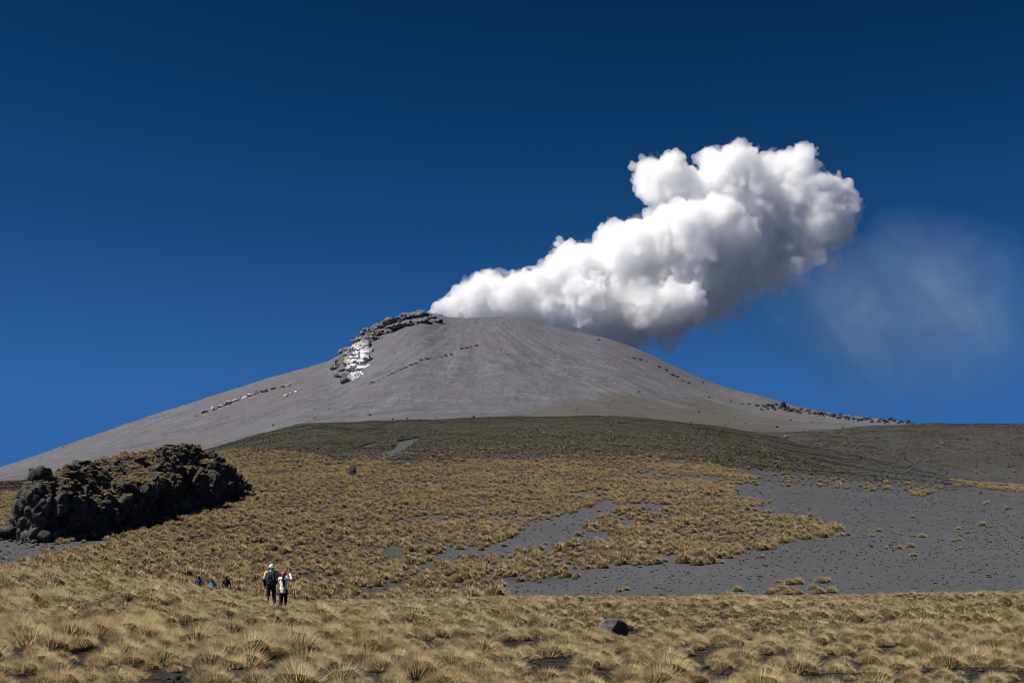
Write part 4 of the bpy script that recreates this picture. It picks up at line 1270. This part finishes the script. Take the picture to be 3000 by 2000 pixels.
def limb(*pts):
    """tapering chain of balls through (x, y, z, r) points"""
    out = []
    for (a, b) in zip(pts[:-1], pts[1:]):
        a_, b_ = np.array(a[:3], float), np.array(b[:3], float)
        n = max(2, int(np.linalg.norm(b_ - a_) / (min(a[3], b[3]) * 0.35)) + 1)
        for k in range(n + 1):
            s_ = k / n
            out.append((a_ + (b_ - a_) * s_, a[3] + (b[3] - a[3]) * s_))
    return out
def ell(c, r): return [(np.array(c, float), np.array(r, float))]
def skinned(name, balls, voxel, mat, parent, wrinkle=0.0, smooth=2, seed=0):
    v, f = spheres([c for c, r in balls], [r for c, r in balls], 2)
    co, no, q = remesh(v, f, voxel, name)
    for _ in range(smooth):                    # soften the seams between the balls
        acc = np.zeros_like(co); cnt = np.zeros(len(co))
        for k in range(4):
            np.add.at(acc, q[:, k], co[q[:, (k + 1) % 4]]); np.add.at(cnt, q[:, k], 1)
        co = 0.5 * co + 0.5 * acc / np.maximum(cnt, 1)[:, None]
    if wrinkle:
        n = fbm(co[:, 0] / 0.05, co[:, 1] / 0.05, co[:, 2] / 0.09, octaves=3, seed=seed + 60, ridged=True)
        co = co + no * (wrinkle * n)[:, None]
    return add(name, mesh_from(name, co, q), mat, parent)
def hand(wrist, d, side, up=(0, 0, 1)):
    """palm, four unequal bent fingers and a thumb off the side of the palm"""
    w = np.array(wrist, float); d = np.array(d, float); d /= np.linalg.norm(d)
    s_ = np.cross(d, np.array(up, float)); s_ = s_ / (np.linalg.norm(s_) + 1e-9) * side
    n = np.cross(s_, d)
    out = limb((*w, .028), (*(w + d * .045), .032)) + ell(w + d * .06, (.032, .032, .032))
    for k, (o_, l_) in enumerate(((-.027, .070), (-.009, .080), (.009, .075), (.026, .058))):
        b = w + d * .08 + s_ * o_
        m1 = b + d * l_ * .45 - n * .008; m2 = b + d * l_ * .75 - n * .030; m3 = b + d * l_ * .85 - n * .052
        out += limb((*b, .0105), (*m1, .010), (*m2, .0092), (*m3, .008))
    b = w + d * .03 - s_ * .03
    out += limb((*b, .013), (*(b + d * .028 - s_ * .026), .0115), (*(b + d * .055 - s_ * .030 - n * .012), .0095))
    return out
def person(label, loc, rz, H, elL, haL, elR, haR, top, legs, voxel, stance=0.11, hem=0.86, headtilt=0.0, seed=0, sleeve=None, handdir=((0, 0.1, -1), (0, 0.1, -1)), legoff=0.0, wide=1.0):
    k = H / 1.75
    root = empty('person', loc, rz)
    tag(root, label, 'person', 'people watching the volcano')
    S = lambda *p: tuple(v * k for v in p)
    sh = 0.185 * wide
    hipL, hipR = (-.09, 0, .93), (.09, 0, .93)
    knL, knR = (-stance, .02, .50), (stance, .03 + legoff, .50)
    anL, anR = (-stance - .015, 0, .09), (stance + .015, legoff, .09)
    shL, shR = (-sh, 0, 1.43), (sh, 0, 1.43)
    def sc_(b): return [(c * k, r * k) for c, r in b]
    # body, one continuous skin
    B = ell((0, .015, 1.63), (.075, .093, .112)) + ell((0, .055, 1.585), (.055, .055, .065)) + limb((0, .105, 1.635, .013), (0, .118, 1.615, .016))
    B += ell((-.077, 0, 1.63), (.012, .022, .032)) + ell((.077, 0, 1.63), (.012, .022, .032)) + limb((-.02, .100, 1.575, .010), (.02, .100, 1.575, .010))
    B += limb((0, -.01, 1.42, .058), (0, 0, 1.56, .052)) + ell((0, 0, 1.28), (.165 * wide, .105, .20)) + ell((0, 0, 1.05), (.145 * wide, .095, .16)) + ell((0, -.01, .94), (.155, .105, .11))
    for hip, kn, an in ((hipL, knL, anL), (hipR, knR, anR)):
        B += limb((*hip, .085), (*kn, .055), (an[0], an[1] - .015, .30, .050), (*an, .036)) + limb((an[0], an[1] - .03, .05, .034), (an[0], an[1] + .12, .035, .028))
    for s0, e, h_, sd_, hd in ((shL, elL, haL, -1, handdir[0]), (shR, elR, haR, 1, handdir[1])):
        B += limb((*s0, .058), (*e, .042), (*h_, .028)) + hand(h_, hd, sd_, (0, 1, 0) if abs(hd[2]) > .7 else (0, 0, 1))
    skinned('body', sc_(B), voxel, M['skin'], root, 0, 1)
    # trousers
    T = ell((0, -.01, .96), (.172, .122, .13))
    for hip, kn, an in ((hipL, knL, anL), (hipR, knR, anR)):
        T += limb((*hip, .098), (*kn, .074), (an[0], an[1] - .012, .28, .068), (an[0], an[1], .13, .060))
    skinned('trousers', sc_(T), voxel * 1.3, legs, root, .006 * k, 1, seed)
    for an in (anL, anR):
        skinned('boot', sc_(limb((an[0], an[1] - .01, .16, .055), (an[0], an[1] - .03, .05, .052), (an[0], an[1] + .13, .04, .042))), voxel * 1.3, M['shoe'], root, 0, 1)
    # jacket
    J = ell((0, 0, 1.32), (.195 * wide, .135, .17))
    for zz in np.linspace(hem + .05, 1.30, 9):
        J += ell((0, 0, zz), ((.192 - .03 * math.exp(-((zz - 1.12) / .12) ** 2)) * wide, .135, .08))
    J += [] + limb((-sh * .9, 0, 1.43, .075), (0, -.01, 1.46, .085), (sh * .9, 0, 1.43, .075))
    J += limb((0, -.01, 1.46, .075), (0, 0, 1.52, .066))
    sl = []
    for s0, e, h_ in ((shL, elL, haL), (shR, elR, haR)):
        e_, hh = np.array(e), np.array(h_)
        cuff = e_ + (hh - e_) * .93
        J += limb((*s0, .076), (*(np.array(s0) + (e_ - np.array(s0)) * .85), .064))
        if sleeve is None: J += limb((*e, .060), (*cuff, .044))
        else: sl.append(limb((*(np.array(s0) + (e_ - np.array(s0)) * .7), .066), (*e, .060), (*cuff, .045)))
    skinned('jacket', sc_(J), voxel * 1.3, top, root, .010 * k, 1, seed + 1)
    for b in sl: skinned('sleeve', sc_(b), voxel * 1.3, sleeve, root, .006 * k, 1, seed + 2)
    return root, k, sc_

def man():
    loc = hit(793, 1763, 50, 72)
    x_ = loc.x / loc.y * 61.5
    loc = Vector((x_, 61.5, float(height(np.array([x_]), np.array([61.5]))[0])))
    KEEP_OFF.append((loc.x, loc.y, 0.32))
    root, k, sc_ = person('standing person in a pale sun hat, beige jacket and dark jeans, seen from behind', loc, R(6), 1.86,
        (-.27, -.02, 1.16), (-.25, .05, .92), (.31, -.05, 1.18), (.20, .10, 1.02), M['beige'], M['jeans'], .011, .125, .95, sleeve=M['black'], seed=3, handdir=((0, .2, -1), (-.6, .5, -.2)), wide=1.08)
    skinned('tied_jacket', sc_(ell((0, -.02, .97), (.205, .155, .12)) + ell((0, -.03, .86), (.20, .15, .10)) + limb((.12, -.12, .95, .05), (.15, -.13, .70, .035))), .014, M['black'], root, .012, 1, 9)
    skinned('hat', sc_(ell((0, .01, 1.70), (.098, .112, .085)) + ell((-.01, -.055, 1.62), (.090, .055, .10))), .010, M['white_cloth'], root, .004, 1, 4)
    V, Fc = ICO[4]
    brim = V * np.array([.165, .185, .012]) + np.array([0, .02, 1.665]); brim[:, 2] -= 1.4 * (V[:, 0] * .165) ** 2
    add('hat_brim', mesh_from('hat_brim', brim * k, Fc), M['white_cloth'], root)
    skinned('hair', sc_(ell((.01, -.045, 1.60), (.078, .060, .075))), .010, M['hair'], root, .003, 1, 4)
    skinned('scarf', sc_(limb((-.09, -.05, 1.49, .045), (0, -.075, 1.48, .045), (.09, -.05, 1.49, .045), (.07, .06, 1.49, .04), (-.07, .06, 1.49, .04))), .011, M['white_cloth'], root, .006, 1, 5)
    # the rucksack on the back is a thing of its own
    b = empty('backpack', loc, R(6))
    tag(b, 'dark navy rucksack with grey piping worn by the person in the sun hat', 'backpack')
    Bk = []
    for x_ in (-.10, 0, .10):
        Bk += limb((x_, -.22, .98, .085), (x_, -.235, 1.20, .095), (x_ * .8, -.215, 1.40, .075))
    skinned('pack_body', sc_(Bk), .013, M['navy'], b, .008, 2, 7)
    skinned('front_pocket', sc_(limb((-.07, -.325, 1.02, .05), (.07, -.325, 1.02, .05)) + limb((-.06, -.33, 1.12, .05), (.06, -.33, 1.12, .05))), .011, M['navy'], b, .004, 1, 8)
    pts = [(.11 * math.sin(a), -.335, 1.22 + .16 * math.cos(a), .011) for a in np.linspace(0, 6.283, 22)]
    skinned('piping', sc_(limb(*pts)), .006, M['trim'], b, 0, 0)
    for sx in (-1, 1):
        skinned('shoulder_strap', sc_(limb((sx * .10, -.19, 1.42, .026), (sx * .115, -.10, 1.53, .024), (sx * .12, .08, 1.50, .024), (sx * .15, .145, 1.30, .022), (sx * .19, .06, 1.08, .020), (sx * .17, -.15, 1.0, .020))), .009, M['navy'], b, 0, 1)
    skinned('grab_loop', sc_(limb((-.04, -.17, 1.46, .012), (0, -.16, 1.50, .012), (.04, -.17, 1.46, .012))), .006, M['navy'], b, 0, 0)

def woman():
    u, _ = uw(829, 1780)
    Y = 57.5
    loc = Vector((float(u) * Y, Y, float(height(np.array([float(u) * Y]), np.array([Y]))[0])))
    KEEP_OFF.append((loc.x, loc.y, 0.30))
    root, k, sc_ = person('standing person in a pink beanie and white jacket holding up a phone', loc, R(-8), 1.66,
        (-.24, .20, 1.28), (.06, .33, 1.55), (.32, .10, 1.36), (.20, .26, 1.66), M['white_cloth'], M['black'], .011, .095, .84, seed=13, handdir=((.6, .1, .6), (-.1, .1, 1)), wide=.92)
    skinned('beanie', sc_(ell((0, .012, 1.675), (.095, .108, .098)) + limb(*[(.09 * math.cos(a), .012 + .10 * math.sin(a), 1.645, .018) for a in np.linspace(0, 6.283, 16)])), .010, M['pink'], root, .004, 1, 4)
    skinned('hair', sc_(ell((.0, -.05, 1.57), (.085, .065, .09)) + limb((.02, -.10, 1.52, .075), (.04, -.135, 1.35, .068), (.06, -.15, 1.18, .040), (.07, -.15, 1.10, .02))), .010, M['hair'], root, .008, 1, 5)
    skinned('hood', sc_(limb((-.12, -.08, 1.46, .05), (-.05, -.12, 1.43, .055), (.08, -.12, 1.43, .055), (.13, -.06, 1.46, .05))), .012, M['white_cloth'], root, .006, 1, 6)
    # the phone in the hands
    c = loc + Matrix.Rotation(R(-8), 3, 'Z') @ Vector((.17 * k, .30 * k, 1.76 * k))
    ph = empty('phone', c, R(-8))
    tag(ph, 'black phone held up above the pink beanie', 'phone')
    for nm, sz, off, mt in (('phone_body', (.039, .006, .082), (0, 0, 0), 'screen'), ('camera_bump', (.012, .003, .016), (-.02, .008, .055), 'trim')):
        bm = bmesh.new(); bmesh.ops.create_cube(bm, size=2.0)
        bmesh.ops.scale(bm, vec=sz, verts=bm.verts); bmesh.ops.bevel(bm, geom=list(bm.edges), offset=min(sz) * .6, segments=2, affect='EDGES')
        bmesh.ops.translate(bm, vec=off, verts=bm.verts)
        me = bpy.data.meshes.new(nm); bm.to_mesh(me); bm.free()
        add(nm, me, M[mt], ph)

def walkers():
    rows = [(584, 1686, 1.66, 98.0, 'blue', 'walker with dark hair in a blue jacket, hands on hips, left of three', 'hips'),
            (623, 1697, 1.46, 100.0, 'cyan', 'short walker in a bright cyan jacket between two taller walkers', 'side'),
            (664, 1688, 1.70, 97.0, 'black', 'walker in a black hooded jacket, right of the three far walkers', 'down')]
    for i, (a, top, H, Y, col_, lb, pose) in enumerate(rows):
        u, w = uw(a, top)
        x = float(u) * Y
        g = float(height(np.array([x]), np.array([Y]))[0])
        zt = EYE + float(w) * Y
        H = min(max(zt - g, H * 0.9), H * 1.12)
        if pose == 'hips': e = ((-.36, -.03, 1.17), (-.20, .06, 1.03), (.36, -.03, 1.17), (.20, .06, 1.03))
        elif pose == 'side': e = ((-.25, 0, 1.15), (-.22, .16, 1.0), (.30, .03, 1.16), (.42, .10, 1.02))
        else: e = ((-.30, -.02, 1.16), (-.22, .10, .94), (.29, 0, 1.15), (.27, .05, .90))
        root, k, sc_ = person(lb, (x, Y, g), R((-4, 10, 3)[i]), H, *e, M[col_], M['black'], .018, .11, .84, seed=20 + i)
        skinned('hood' if pose == 'down' else 'hair', sc_(ell((0, -.01, 1.655), (.095, .108, .115)) + ell((0, -.05, 1.55), (.09, .07, .12))), .016, M['black'] if pose == 'down' else M['hair'], root, .004, 1, 3)
man(); woman(); walkers()
meadow()
hill()
lone()
outcrop_grass()
stones()
